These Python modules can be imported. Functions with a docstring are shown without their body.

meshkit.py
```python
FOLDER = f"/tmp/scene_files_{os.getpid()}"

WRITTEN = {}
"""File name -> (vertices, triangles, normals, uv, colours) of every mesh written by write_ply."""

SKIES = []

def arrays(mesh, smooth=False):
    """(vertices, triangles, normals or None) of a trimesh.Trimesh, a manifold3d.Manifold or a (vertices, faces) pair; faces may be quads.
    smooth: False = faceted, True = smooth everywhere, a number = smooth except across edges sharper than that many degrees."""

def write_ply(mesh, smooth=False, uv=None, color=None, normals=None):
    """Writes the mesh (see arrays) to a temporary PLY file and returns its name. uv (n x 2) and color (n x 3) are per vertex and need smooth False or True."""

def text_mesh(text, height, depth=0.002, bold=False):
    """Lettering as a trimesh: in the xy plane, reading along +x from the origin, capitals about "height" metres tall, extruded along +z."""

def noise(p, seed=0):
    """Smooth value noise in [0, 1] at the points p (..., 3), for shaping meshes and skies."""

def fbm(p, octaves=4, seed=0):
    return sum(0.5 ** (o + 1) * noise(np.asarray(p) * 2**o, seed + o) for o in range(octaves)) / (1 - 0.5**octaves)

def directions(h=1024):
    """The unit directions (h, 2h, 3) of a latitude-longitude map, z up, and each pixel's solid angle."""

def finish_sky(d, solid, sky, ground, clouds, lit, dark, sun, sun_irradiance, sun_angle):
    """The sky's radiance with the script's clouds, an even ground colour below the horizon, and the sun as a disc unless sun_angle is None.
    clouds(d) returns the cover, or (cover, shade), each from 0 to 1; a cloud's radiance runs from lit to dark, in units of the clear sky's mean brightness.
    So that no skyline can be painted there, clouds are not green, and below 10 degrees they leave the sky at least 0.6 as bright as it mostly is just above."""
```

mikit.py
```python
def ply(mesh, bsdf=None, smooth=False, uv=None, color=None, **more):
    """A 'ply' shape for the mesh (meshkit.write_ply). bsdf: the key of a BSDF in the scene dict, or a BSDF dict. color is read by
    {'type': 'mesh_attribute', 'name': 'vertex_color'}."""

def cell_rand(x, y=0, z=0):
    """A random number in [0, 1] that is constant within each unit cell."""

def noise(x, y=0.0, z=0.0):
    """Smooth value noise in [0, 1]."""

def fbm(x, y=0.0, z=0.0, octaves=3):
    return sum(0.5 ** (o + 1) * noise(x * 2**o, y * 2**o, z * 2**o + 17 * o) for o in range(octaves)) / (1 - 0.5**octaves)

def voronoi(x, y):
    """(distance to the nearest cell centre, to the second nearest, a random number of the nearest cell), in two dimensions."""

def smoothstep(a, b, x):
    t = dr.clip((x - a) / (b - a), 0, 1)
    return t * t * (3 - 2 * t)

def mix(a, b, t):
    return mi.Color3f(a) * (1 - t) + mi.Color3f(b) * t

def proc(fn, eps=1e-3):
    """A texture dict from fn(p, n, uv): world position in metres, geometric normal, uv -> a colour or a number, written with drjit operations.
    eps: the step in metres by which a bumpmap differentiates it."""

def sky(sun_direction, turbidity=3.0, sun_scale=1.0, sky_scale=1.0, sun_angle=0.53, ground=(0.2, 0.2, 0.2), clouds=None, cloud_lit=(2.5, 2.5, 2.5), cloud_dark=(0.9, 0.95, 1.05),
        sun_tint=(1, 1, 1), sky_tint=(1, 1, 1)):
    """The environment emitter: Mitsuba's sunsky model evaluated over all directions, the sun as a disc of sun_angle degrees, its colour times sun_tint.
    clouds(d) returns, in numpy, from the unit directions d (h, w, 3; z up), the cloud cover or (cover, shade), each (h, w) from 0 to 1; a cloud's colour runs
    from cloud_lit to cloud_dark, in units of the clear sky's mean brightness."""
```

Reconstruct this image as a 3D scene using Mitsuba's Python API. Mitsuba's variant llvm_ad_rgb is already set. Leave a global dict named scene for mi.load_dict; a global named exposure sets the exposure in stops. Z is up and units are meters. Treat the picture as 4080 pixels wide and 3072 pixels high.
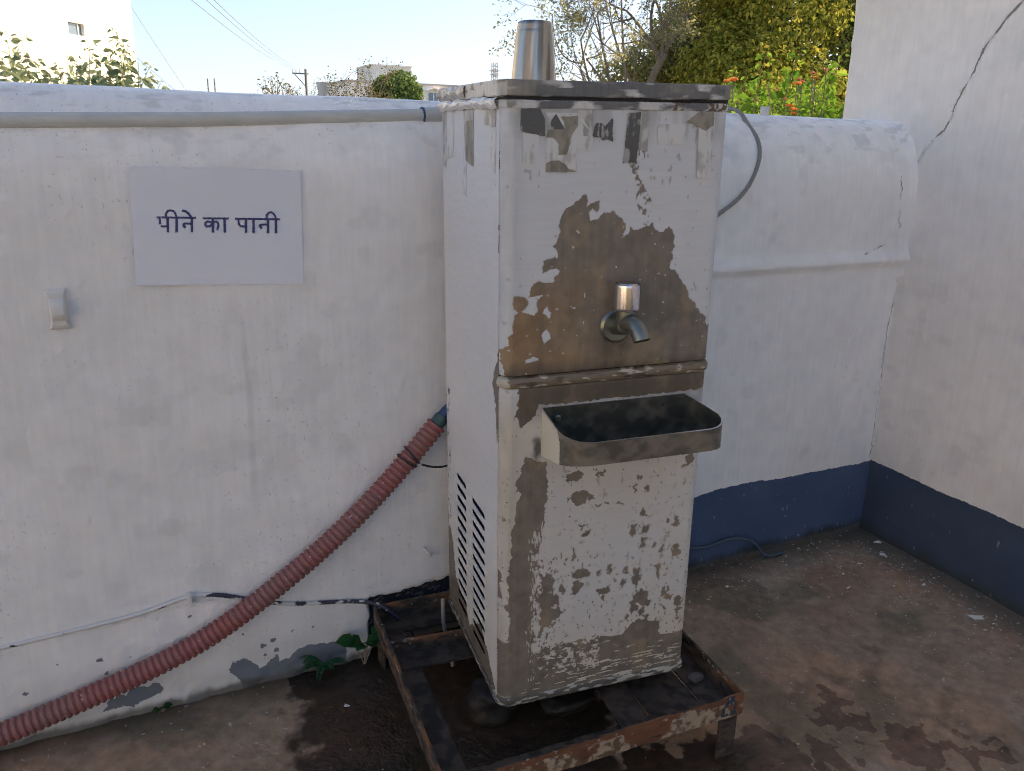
import math, random
import numpy as np, trimesh, drjit as dr, mitsuba as mi
import mikit, meshkit
import shapely
from shapely import geometry as sg, affinity
from mikit import fbm, noise, mix, smoothstep, voronoi

T = mi.ScalarTransform4f
rng = np.random.default_rng(7)
random.seed(7)
scene, labels = {}, {}

# ------------------------------------------------------------------ camera, sky, exposure
EYE = np.array([0.0, 0.0, 1.1545])
_p, _r, _y = 0.2914, 0.0229, 0.463
_f = np.array([math.sin(_y) * math.cos(_p), math.cos(_y) * math.cos(_p), -math.sin(_p)])
_ri = np.array([math.cos(_y), -math.sin(_y), 0.0])
_u0 = np.cross(_ri, _f)
_up = -_ri * math.sin(_r) + _u0 * math.cos(_r)
scene['camera'] = {'type': 'perspective', 'fov': 63.835, 'fov_axis': 'x', 'near_clip': 0.02, 'far_clip': 2000.0,
                   'to_world': T().look_at(origin=EYE.tolist(), target=(EYE + _f).tolist(), up=_up.tolist())}
SUN_HEAD, SUN_EL = math.radians(92.0), math.radians(31.0)
scene['sky'] = mikit.sky((math.sin(SUN_HEAD) * math.cos(SUN_EL), math.cos(SUN_HEAD) * math.cos(SUN_EL), math.sin(SUN_EL)),
                         turbidity=4.0, sun_tint=(1.0, 0.91, 0.78), sky_tint=(1.08, 0.98, 0.97))
exposure = 2.98

# ------------------------------------------------------------------ helpers
def lab(key, label=None, cat=None, group=None, kind=None):
    d = {}
    if label: d['label'] = label
    if cat: d['category'] = cat
    if group: d['group'] = group
    if kind: d['kind'] = kind
    labels[key] = d

def put(key, mesh, bsdf, smooth=False, **k):
    base, n = key, 0
    while key in scene:
        n += 1
        key = f'{base}_{n:03d}'
    scene[key] = mikit.ply(mesh, bsdf, smooth, **k)
    return key

def cat_(ms):
    return trimesh.util.concatenate(ms)

def box(lo, hi):
    lo, hi = np.array(lo, float), np.array(hi, float)
    m = trimesh.creation.box(extents=hi - lo)
    m.apply_translation((lo + hi) / 2)
    return m

def tube(pts, rad, sides=10, cap=True):
    p = np.asarray(pts, float)
    rad = np.broadcast_to(np.asarray(rad, float), (len(p),))
    t = np.gradient(p, axis=0)
    t /= np.linalg.norm(t, axis=1, keepdims=True) + 1e-12
    a = np.zeros_like(p)
    ref = np.array([0, 0, 1.0]) if abs(t[0, 2]) < 0.9 else np.array([1.0, 0, 0])
    a0 = np.cross(t[0], ref); a0 /= np.linalg.norm(a0)
    for i in range(len(p)):
        a0 = a0 - t[i] * (a0 @ t[i]); a0 /= np.linalg.norm(a0) + 1e-12
        a[i] = a0
    b = np.cross(t, a)
    ang = np.arange(sides) * 2 * np.pi / sides
    v = p[:, None] + rad[:, None, None] * (np.cos(ang)[None, :, None] * a[:, None] + np.sin(ang)[None, :, None] * b[:, None])
    n = len(p)
    i, j = np.meshgrid(np.arange(n - 1), np.arange(sides), indexing='ij')
    qd = np.stack([i * sides + j, i * sides + (j + 1) % sides, (i + 1) * sides + (j + 1) % sides, (i + 1) * sides + j], -1).reshape(-1, 4)
    f = np.vstack([qd[:, [0, 1, 2]], qd[:, [0, 2, 3]]])
    v = v.reshape(-1, 3)
    if cap:
        k = np.arange(sides)
        v = np.vstack([v, p[0], p[-1]])
        f = np.vstack([f, np.stack([(k + 1) % sides, k, k * 0 + len(v) - 2], 1),
                       np.stack([(n - 1) * sides + k, (n - 1) * sides + (k + 1) % sides, k * 0 + len(v) - 1], 1)])
    return trimesh.Trimesh(v, f, process=False)

def spline(pts, n):
    from scipy.interpolate import PchipInterpolator, CubicSpline
    p = np.asarray(pts, float)
    s = np.r_[0, np.cumsum(np.linalg.norm(np.diff(p, axis=0), axis=1))]
    c = CubicSpline(s, p, axis=0) if len(p) > 2 else None
    u = np.linspace(0, s[-1], n)
    return c(u) if c is not None else p[0] + (p[1] - p[0]) * (u / s[-1])[:, None]

def lathe(prof, sides=32):
    return trimesh.creation.revolve(np.array(prof, float), sections=sides)

def grid(nu, nv, fn):
    u, v = np.meshgrid(np.linspace(0, 1, nu), np.linspace(0, 1, nv), indexing='ij')
    p = fn(u, v).reshape(-1, 3)
    i, j = np.meshgrid(np.arange(nu - 1), np.arange(nv - 1), indexing='ij')
    q = np.stack([i * nv + j, (i + 1) * nv + j, (i + 1) * nv + j + 1, i * nv + j + 1], -1).reshape(-1, 4)
    return trimesh.Trimesh(p, np.vstack([q[:, [0, 1, 2]], q[:, [0, 2, 3]]]), process=False)

def extrude(poly, h):
    polys = list(getattr(poly, 'geoms', [poly]))
    return cat_([trimesh.creation.extrude_polygon(g, h, engine='earcut') for g in polys if g.area > 1e-9])

def rgb(r, g, b):
    return {'type': 'rgb', 'value': [r, g, b]}

def principled(col, rough=0.6, **k):
    return {'type': 'twosided', 'b': {'type': 'principled', 'base_color': col if isinstance(col, dict) else rgb(*col), 'roughness': rough, **k}}

# the cooler stands a little twisted and leaning: its own frame
CO = np.array([0.577, 1.174, 0.129])
CM = np.array([[0.9911885687, 0.1312024823, -0.0181970168], [-0.1313922706, 0.9912834497, -0.0096536819], [0.0167718145, 0.0119595665, 0.9997878150]])
CW, CD, CH, CR = 0.39, 0.3786, 1.1104, 0.02
def C4(m):
    m = m.copy() if isinstance(m, trimesh.Trimesh) else m
    m.vertices = np.asarray(m.vertices) @ CM.T + CO
    return m
def clocal(p):
    d = [p.x - float(CO[0]), p.y - float(CO[1]), p.z - float(CO[2])]
    return [sum(float(CM[i, k]) * d[i] for i in range(3)) for k in range(3)]

# ------------------------------------------------------------------ pattern helpers (drjit)
def inside(x, z, pts):
    r = mi.Bool(False)
    n = len(pts)
    for i in range(n):
        (x0, z0), (x1, z1) = pts[i], pts[(i + 1) % n]
        if abs(z1 - z0) < 1e-7:
            continue
        c = ((z < z0) != (z < z1)) & (x < x0 + (z - z0) * ((x1 - x0) / (z1 - z0)))
        r = r ^ c
    return r

def seg_d(x, z, pts):
    """distance to a polyline"""
    d = mi.Float(9.0)
    for (x0, z0), (x1, z1) in zip(pts[:-1], pts[1:]):
        ex, ez = x1 - x0, z1 - z0
        t = dr.clip(((x - x0) * ex + (z - z0) * ez) / (ex * ex + ez * ez), 0, 1)
        d = dr.minimum(d, dr.sqrt(dr.square(x - x0 - t * ex) + dr.square(z - z0 - t * ez)))
    return d

def fl(b):
    return dr.select(b, mi.Float(1), mi.Float(0))

#@@MATERIALS@@
# ------------------------------------------------------------------ materials
MAIN = [(0.0075, 0.6488), (0.0026, 0.6701), (0.0001, 0.6933), (0.0117, 0.7015), (0.0104, 0.7153), (0.0173, 0.7216), (0.0158, 0.7464), (0.0273, 0.7569), (0.0168, 0.7642), (0.02, 0.7839), (0.042, 0.7794), (0.0476, 0.7912), (0.052, 0.8042), (0.0659, 0.8046), (0.0847, 0.8015), (0.0935, 0.822), (0.0922, 0.8264), (0.069, 0.8198), (0.0662, 0.8406), (0.0894, 0.8429), (0.089, 0.8571), (0.0819, 0.8616), (0.0921, 0.872), (0.0952, 0.8848), (0.0912, 0.9019), (0.1001, 0.9154), (0.1182, 0.9277), (0.1351, 0.9411), (0.1414, 0.9315), (0.1382, 0.9231), (0.1602, 0.9322), (0.1608, 0.9194), (0.1588, 0.912), (0.1489, 0.9197), (0.1446, 0.9112), (0.1474, 0.9005), (0.1593, 0.9002), (0.1707, 0.9117), (0.1861, 0.9141), (0.1899, 0.9123), (0.2013, 0.9012), (0.2104, 0.8923), (0.2087, 0.8792), (0.2018, 0.8706), (0.216, 0.879), (0.2181, 0.8866), (0.2355, 0.8839), (0.2597, 0.8931), (0.263, 0.882), (0.2784, 0.8782), (0.2904, 0.8867), (0.3005, 0.8719), (0.3028, 0.8583), (0.2976, 0.8426), (0.3008, 0.8356), (0.2931, 0.8176), (0.3078, 0.8123), (0.3239, 0.7906), (0.337, 0.7758), (0.3394, 0.7627), (0.3507, 0.7561), (0.3618, 0.7362), (0.3734, 0.7282), (0.3775, 0.7133), (0.3920, 0.7132), (0.3920, 0.6400), (0.2826, 0.6393), (0.1285, 0.638)]
ISLES = [[(0.042, 0.7805), (0.0676, 0.7824), (0.0573, 0.7685), (0.0565, 0.7506), (0.0389, 0.7539), (0.0319, 0.7588), (0.041, 0.7672)],
         [(0.075, 0.7663), (0.0824, 0.7535), (0.0791, 0.7435), (0.0682, 0.7543)],
         [(0.0643, 0.716), (0.0748, 0.7267), (0.0824, 0.7101), (0.073, 0.7015)],
         [(0.0354, 0.6767), (0.0615, 0.6792), (0.0593, 0.6724), (0.0402, 0.6705)]]
UPPER = [(0.0297, 0.6300), (0.3900, 0.6400), (0.3842, 0.5969), (0.3367, 0.5943), (0.0813, 0.5943), (0.0664, 0.5982), (0.0547, 0.5726), (0.0342, 0.5576), (0.0242, 0.5782)]
STRIP = [(0.0403, 0.5043), (0.0663, 0.4919), (0.0816, 0.4899), (0.085, 0.4138), (0.0806, 0.4048), (0.0771, 0.35), (0.0702, 0.3047), (0.0678, 0.2646), (0.0753, 0.2151), (0.0695, 0.1813), (0.0611, 0.1118), (0.0754, 0.0574), (0.0362, 0.0146), (-0.0066, 0.025), (-0.0065, 0.1442), (0.0121, 0.1367), (0.0179, 0.1917), (0.0083, 0.2109), (0.0145, 0.2268), (0.0125, 0.2746), (0.0169, 0.2939), (0.0196, 0.3397), (0.0178, 0.3595), (0.0252, 0.3841), (0.0278, 0.422), (0.0338, 0.4338), (0.0259, 0.4537), (0.0361, 0.4803)]
EDGEP = [(-0.0054, 0.3011), (0.0031, 0.2763), (0.0019, 0.2292), (-0.0066, 0.1758)]
BOTTOM = [(-0.0069, 0.0908), (0.0351, 0.0994), (0.0875, 0.1132), (0.1411, 0.1126), (0.1889, 0.1171), (0.2453, 0.1053), (0.279, 0.1355), (0.312, 0.1251), (0.329, 0.0914), (0.40, 0.089), (0.40, 0.000), (-0.0066, 0.000)]
BLOBS = [(0.134, 0.455, 0.018, 0.009), (0.185, 0.456, 0.009, 0.006), (0.144, 0.415, 0.019, 0.01), (0.147, 0.402, 0.011, 0.006), (0.169, 0.411, 0.007, 0.007), (0.267, 0.436, 0.007, 0.007), (0.256, 0.417, 0.003, 0.009), (0.279, 0.414, 0.004, 0.006), (0.355, 0.447, 0.005, 0.005), (0.366, 0.461, 0.01, 0.012), (0.275, 0.366, 0.004, 0.009), (0.152, 0.355, 0.003, 0.006), (0.159, 0.339, 0.01, 0.006), (0.257, 0.33, 0.006, 0.013), (0.281, 0.329, 0.008, 0.01), (0.281, 0.302, 0.006, 0.011), (0.347, 0.335, 0.006, 0.013), (0.351, 0.274, 0.009, 0.015), (0.321, 0.28, 0.004, 0.008), (0.304, 0.293, 0.004, 0.007), (0.327, 0.338, 0.004, 0.006), (0.315, 0.238, 0.004, 0.015), (0.213, 0.256, 0.006, 0.011), (0.248, 0.25, 0.004, 0.009), (0.27, 0.232, 0.008, 0.022), (0.139, 0.306, 0.003, 0.009), (0.14, 0.293, 0.003, 0.007), (0.153, 0.256, 0.019, 0.011), (0.147, 0.229, 0.011, 0.014), (0.119, 0.231, 0.007, 0.009), (0.191, 0.251, 0.003, 0.008), (0.202, 0.212, 0.014, 0.008), (0.244, 0.222, 0.005, 0.007), (0.202, 0.196, 0.004, 0.007), (0.283, 0.186, 0.018, 0.015), (0.267, 0.164, 0.009, 0.013), (0.293, 0.17, 0.01, 0.009), (0.287, 0.152, 0.007, 0.008), (0.333, 0.188, 0.006, 0.013), (0.343, 0.173, 0.008, 0.008), (0.364, 0.16, 0.009, 0.013), (0.366, 0.137, 0.005, 0.01), (0.363, 0.122, 0.006, 0.005), (0.334, 0.152, 0.003, 0.004), (0.297, 0.136, 0.007, 0.008), (0.254, 0.144, 0.005, 0.008), (0.269, 0.119, 0.011, 0.011), (0.317, 0.109, 0.011, 0.015), (0.295, 0.114, 0.015, 0.015), (0.225, 0.231, 0.003, 0.003), (0.085, 0.213, 0.016, 0.021), (0.102, 0.21, 0.013, 0.011), (0.091, 0.247, 0.01, 0.021), (0.089, 0.177, 0.017, 0.021), (0.106, 0.181, 0.012, 0.014), (0.2, 0.394, 0.005, 0.004), (0.183, 0.393, 0.005, 0.002), (0.223, 0.391, 0.007, 0.002)]

METAL_A, METAL_B, METAL_C = (0.168, 0.140, 0.112), (0.235, 0.150, 0.082), (0.090, 0.072, 0.055)
def peel_front(x, z):
    wx = (fbm(x * 150, z * 150, 3.1, 4) - 0.5) * 0.0105
    wz = (fbm(x * 150, z * 150, 8.7, 4) - 0.5) * 0.0105
    X, Z = x + wx, z + wz
    m = inside(X, Z, MAIN) | inside(X, Z, UPPER) | inside(X, Z, EDGEP)
    for i in ISLES:
        m = m & ~inside(X, Z, i)
    # left strip: solid at its left, flaking away towards its right
    st = inside(X, Z, STRIP)
    fr = fbm(x * 330, z * 85, 1.7, 4)
    frag = smoothstep(0.030, 0.070, x) * smoothstep(0.42, 0.33, z)
    m = m | (st & (fr > 0.16 + 0.42 * frag))
    near = (x < 0.125) & (z < 0.30) & (z > 0.05) & (x > 0.03)
    m = m | (near & (fbm(x * 210, z * 130, 5.5, 3) > 0.56 + 3.0 * dr.maximum(x - 0.085, 0)))
    # foot band, with level scratches of surviving paint
    bt = inside(X * 1.0, Z, BOTTOM)
    lev = fbm(x * 42, z * 330, 2.2, 3)
    kx = smoothstep(0.05, 0.12, x)
    m = m | (bt & (lev > 0.30 + 0.10 * kx * smoothstep(0.085, 0.05, z)) & ~((fbm(x * 160, z * 160, 4.0, 3) > 0.60) & (x > 0.05) & (x < 0.20) & (z > 0.045)))
    bl = mi.Float(9.0)
    bx, bz = x + (fbm(x * 170, z * 170, 6.1, 4) - 0.5) * 0.019, z + (fbm(x * 170, z * 170, 9.3, 4) - 0.5) * 0.022
    for cx, cz, a, b in BLOBS:
        bl = dr.minimum(bl, dr.square((bx - cx) / a) + dr.square((bz - cz) / b))
    m = m | (bl < 1.0)
    # small chips, thicker towards the foot and the right side
    dens = smoothstep(0.47, 0.06, z) * (0.4 + 0.6 * smoothstep(0.16, 0.33, x))
    m = m | ((fbm(x * 210, z * 140, 11.0, 3) > 0.80 - 0.095 * dens) & (z < 0.48))
    # specks of paint left on the bare patch
    sp = (fbm(x * 170, z * 170, 14.0, 2) > 0.875) & (z > 0.64)
    m = m & ~sp
    # a run of flaked specks above the patch
    run = (dr.abs(x - 0.236 - 0.012 * dr.sin(z * 30)) < 0.010 + 0.004 * dr.sin(z * 90)) & (z > 0.885) & (z < 1.03) & (fbm(x * 300, z * 200, 16.0, 2) > 0.60)
    return m | run

def paint_tone(x, z):
    t = fbm(x * 5, z * 4, 0.3, 3)
    c = mix((0.545, 0.548, 0.565), (0.455, 0.46, 0.475), t)
    c = c * (0.94 + 0.12 * fbm(x * 30, z * 260, 3.3, 3))
    return c

def front_col(p, n, uv):
    x, y, z = clocal(p)
    m = fl(peel_front(x, z))
    c = paint_tone(x, z)
    # rust-water streaks below the ridge at the left, yellowed foot
    yel = smoothstep(0.14, 0.02, x) * smoothstep(0.66, 0.55, z) * (0.50 + 0.60 * fbm(x * 90, z * 4, 1.0, 3))
    yel = dr.maximum(yel, (0.30 * smoothstep(0.62, 0.50, z) + 0.45 * smoothstep(0.22, 0.05, z)) * (0.5 + fbm(x * 9, z * 7, 2.0, 4)))
    c = mix(c, mi.Color3f(0.47, 0.40, 0.28), dr.clip(yel, 0, 1) * 0.8)
    # mottled darkening near the left corner and the top, dark specks
    c = c * (1 - 0.22 * smoothstep(0.05, 0.0, x) * fbm(x * 60, z * 20, 5.0, 3))
    top = smoothstep(1.00, 1.07, z) * smoothstep(0.35, 0.62, fbm(x * 26, z * 9, 7.0, 3))
    c = mix(c, mi.Color3f(0.24, 0.23, 0.21), top * 0.55)
    spot = smoothstep(0.80, 0.84, fbm(x * 140, z * 90, 21.0, 2))
    c = mix(c, mi.Color3f(0.25, 0.24, 0.22), spot * 0.6)
    # bare metal: grey brown, rusty towards the lower left of the patch
    r = fbm(x * 12, z * 12, 2.0, 4)
    b = mix(METAL_A, METAL_B, smoothstep(0.90, 0.70, z + 0.12 * (r - 0.5)) * smoothstep(0.26, 0.02, x - 0.2 * (r - 0.5)))
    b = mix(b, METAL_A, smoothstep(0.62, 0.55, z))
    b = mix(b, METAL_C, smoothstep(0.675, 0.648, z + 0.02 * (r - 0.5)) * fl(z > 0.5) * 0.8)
    b = b * (0.72 + 0.5 * fbm(x * 60, z * 60, 4.0, 4)) * (0.86 + 0.28 * fbm(x * 120, z * 9, 8.0, 3))
    b = mix(b, mi.Color3f(0.28, 0.21, 0.13), smoothstep(0.58, 0.80, fbm(x * 24, z * 18, 12.0, 4)) * 0.55)
    drip = smoothstep(0.030, 0.006, dr.abs(x - 0.205 + 0.008 * (fbm(z * 40, 1.0, 0, 3) - 0.5))) * smoothstep(0.72, 0.69, z) * fl(z > 0.6)
    b = b * (1 - 0.35 * drip * fbm(x * 150, z * 12, 2.0, 3))
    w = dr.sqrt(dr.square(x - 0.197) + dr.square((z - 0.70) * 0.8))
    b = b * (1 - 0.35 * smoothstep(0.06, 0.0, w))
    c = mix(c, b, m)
    gr = dr.sqrt(dr.square(x - 0.064) + dr.square((z - 0.515) * 0.45)) + 0.012 * (fbm(x * 120, z * 60, 3.0, 3) - 0.5)
    c = mix(c, mi.Color3f(0.035, 0.03, 0.025), smoothstep(0.014, 0.003, gr) * 0.85)
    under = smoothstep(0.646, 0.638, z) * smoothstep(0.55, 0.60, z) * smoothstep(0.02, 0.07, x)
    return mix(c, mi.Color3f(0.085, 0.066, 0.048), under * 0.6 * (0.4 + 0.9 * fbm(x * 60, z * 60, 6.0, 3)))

def front_rough(p, n, uv):
    x, y, z = clocal(p)
    return 0.38 + 0.15 * fbm(x * 60, z * 60, 6.0, 2)

SIDEPEEL = [(0.045, 0.6522), (0.020, 0.69), (0.016, 0.60), (0.030, 0.52), (0.0373, 0.5877), (0.046, 0.606), (0.055, 0.6244)]
SIDEFOOT = [(0.40, 0.17), (0.365, 0.20), (0.34, 0.165), (0.322, 0.10), (0.24, 0.075), (0.21, 0.045), (0.13, 0.10), (0.075, 0.06), (0.045, 0.025), (0.016, 0.0), (0.40, 0.0)]
def side_col(p, n, uv):
    x, y, z = clocal(p)
    X = y + (fbm(y * 110, z * 110, 3.0, 3) - 0.5) * 0.012
    Z = z + (fbm(y * 110, z * 110, 5.0, 3) - 0.5) * 0.02
    m = inside(X, Z, SIDEPEEL) | inside(X, Z, SIDEFOOT)
    m = m | ((X < 0.0245) & (fbm(z * 16, 3.0, 0, 3) > 0.60))
    m = m | ((y > 0.352) & (z < 0.52) & (fbm(y * 120, z * 60, 3.0, 3) > 0.60))
    c = paint_tone(y + 3, z)
    c = mix(c, mi.Color3f(0.50, 0.46, 0.38), smoothstep(0.42, 0.05, z) * (0.2 + 0.6 * fbm(y * 30, z * 5, 1.0, 3)))
    c = mix(c, mi.Color3f(0.33, 0.32, 0.30), smoothstep(0.86, 0.90, fbm(y * 150, z * 110, 8.0, 2)) * 0.5)
    b = mix(METAL_C, METAL_A, fbm(y * 40, z * 40, 2.0, 3))
    return mix(c, b, fl(m))

def lid_col(p, n, uv):
    x, y, z = clocal(p)
    s = x + y * 1.7
    topm = fl(z > 1.1096)
    k = fbm(x * 30, y * 30, z * 60, 4)
    st = noise(s * 34, 4.0, dr.floor((z - 1.083) * 60)) * (1 - topm) + 0.55 * topm
    dark = smoothstep(0.43, 0.58, 0.62 * k + 0.38 * st + dr.select(x < 0.005, mi.Float(-0.26), mi.Float(0.0)) + dr.select(z > 1.085, mi.Float(0.16), mi.Float(0.02)))
    c = mix(mi.Color3f(0.47, 0.46, 0.44), mi.Color3f(0.115, 0.115, 0.118), dark)
    c = mix(c, mi.Color3f(0.30, 0.27, 0.22), smoothstep(0.45, 0.7, fbm(s * 18, z * 40, 9.0, 3)) * 0.5)
    c = mix(c, mi.Color3f(0.11, 0.07, 0.045), fl((x > 0.28) & (z < 1.087)) * smoothstep(0.50, 0.60, fbm(s * 120, z * 120, 2.5, 2)))
    return c * (0.85 + 0.3 * fbm(x * 240, y * 240, z * 30, 2))

def trim_col(p, n, uv):
    x, y, z = clocal(p)
    k = fbm(x * 55, z * 160, 2.0, 4)
    c = mix(mi.Color3f(0.155, 0.118, 0.080), mi.Color3f(0.40, 0.36, 0.29), smoothstep(0.60, 0.72, k + 0.35 * smoothstep(0.03, 0.0, x) + 0.12 * smoothstep(0.30, 0.38, x)))
    return mix(c, mi.Color3f(0.07, 0.055, 0.04), smoothstep(0.60, 0.70, fbm(x * 40, z * 300, 7.0, 3)))

def lip_col(p, n, uv):
    x, y, z = clocal(p)
    k = fbm(x * 60, y * 60, z * 200, 4)
    return mix(mi.Color3f(0.085, 0.075, 0.06), mi.Color3f(0.38, 0.35, 0.30), smoothstep(0.52, 0.66, k + 0.10 * smoothstep(0.1, 0.35, x)))

def tray_col(p, n, uv):
    x, y, z = clocal(p)
    k = fbm(x * 40, y * 40, z * 40, 3)
    c = mix(mi.Color3f(0.165, 0.138, 0.105), mi.Color3f(0.075, 0.064, 0.052), smoothstep(0.3, 0.7, k))
    # cream paint left on the outer left side
    e = y + 0.085 + 0.9 * (0.56 - z) * 0.55 + (fbm(y * 120, z * 120, 2.0, 3) - 0.5) * 0.03
    c = mix(c, mi.Color3f(0.52, 0.475, 0.38), fl((x < 0.0712) & (e > 0) & (n.x < 0)))
    # inside: wet black-green
    chip = fl((x > 0.335) & (fbm(x * 200, z * 200, y * 200, 2) > 0.80))
    return mix(c, mi.Color3f(0.6, 0.6, 0.58), chip)

def tray_in_col(p, n, uv):
    x, y, z = clocal(p)
    return mix(mi.Color3f(0.030, 0.032, 0.028), mi.Color3f(0.085, 0.078, 0.064), smoothstep(0.35, 0.8, fbm(x * 50, y * 50, z * 50, 3)))

PATCH = [[(0.1403, 0.052), (0.1501, 0.066), (0.1822, 0.0716), (0.1957, 0.0613), (0.2049, 0.037), (0.2194, 0.0371), (0.2426, 0.0585), (0.2487, 0.0372), (0.2637, 0.0415), (0.2947, 0.0632), (0.3282, 0.0637), (0.40, 0.05), (0.40, -0.02), (0.1672, -0.02), (0.1672, 0.0095), (0.1611, 0.0243)],
         [(-0.0861, 0.047), (-0.044, 0.0582), (-0.005, 0.0625), (0.018, 0.0471), (0.0117, 0.0324), (-0.0246, 0.0273), (-0.0542, 0.0203), (-0.1036, 0.0283)]]
SPOTS = [(-0.0956, 0.1439, 0.006), (-0.0854, 0.1112, 0.004), (-0.2281, 0.1081, 0.006), (-0.1693, 0.1558, 0.002), (0.0764, 0.1976, 0.003), (0.1774, 0.1298, 0.003), (0.2395, 0.098, 0.006), (0.2173, 0.0901, 0.006), (0.2452, 0.072, 0.006), (0.2205, 0.067, 0.004), (0.2816, 0.1109, 0.003), (0.327, 0.1078, 0.004), (-0.0411, 0.1332, 0.002)]
CR2 = [[(2.01, 1.0811), (2.0192, 1.013), (2.0284, 0.9305), (2.0356, 0.9127), (2.0001, 0.9006), (1.9655, 0.8864), (1.9006, 0.8713)], [(2.0534, 0.7909), (2.052, 0.731), (2.050, 0.6888), (2.0455, 0.6519), (2.0487, 0.4961), (2.052, 0.3354), (2.053, 0.2031)]]
WHITE_A, WHITE_B = (0.765, 0.745, 0.725), (0.675, 0.66, 0.648)
def plaster(a, b, s):
    """whitewash in plane coordinates a (along), b (up)"""
    t = fbm(a * 2.2 + s, b * 2.2, s, 4)
    c = mix(WHITE_A, WHITE_B, smoothstep(0.3, 0.75, t))
    # brush marks, pock marks
    c = c * (0.95 + 0.10 * fbm(a * 160, b * 14, s + 2, 3)) * (0.94 + 0.12 * fbm(a * 26, b * 34, s + 4, 4))
    pock = smoothstep(0.80, 0.86, fbm(a * 260, b * 190, s + 7, 2)) * smoothstep(0.42, 0.62, fbm(a * 3.1, b * 2.3, s + 5, 3)) * (1.0 if s < 1 else 0.0)
    c = mix(c, mi.Color3f(0.28, 0.27, 0.26), pock * 0.5)
    stain = smoothstep(0.60, 0.76, fbm(a * 17, b * 17, s + 9, 3)) * smoothstep(0.45, 0.65, fbm(a * 2.0, b * 2.0, s + 11, 2))
    return mix(c, mi.Color3f(0.40, 0.395, 0.38), stain * 0.18)

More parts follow.
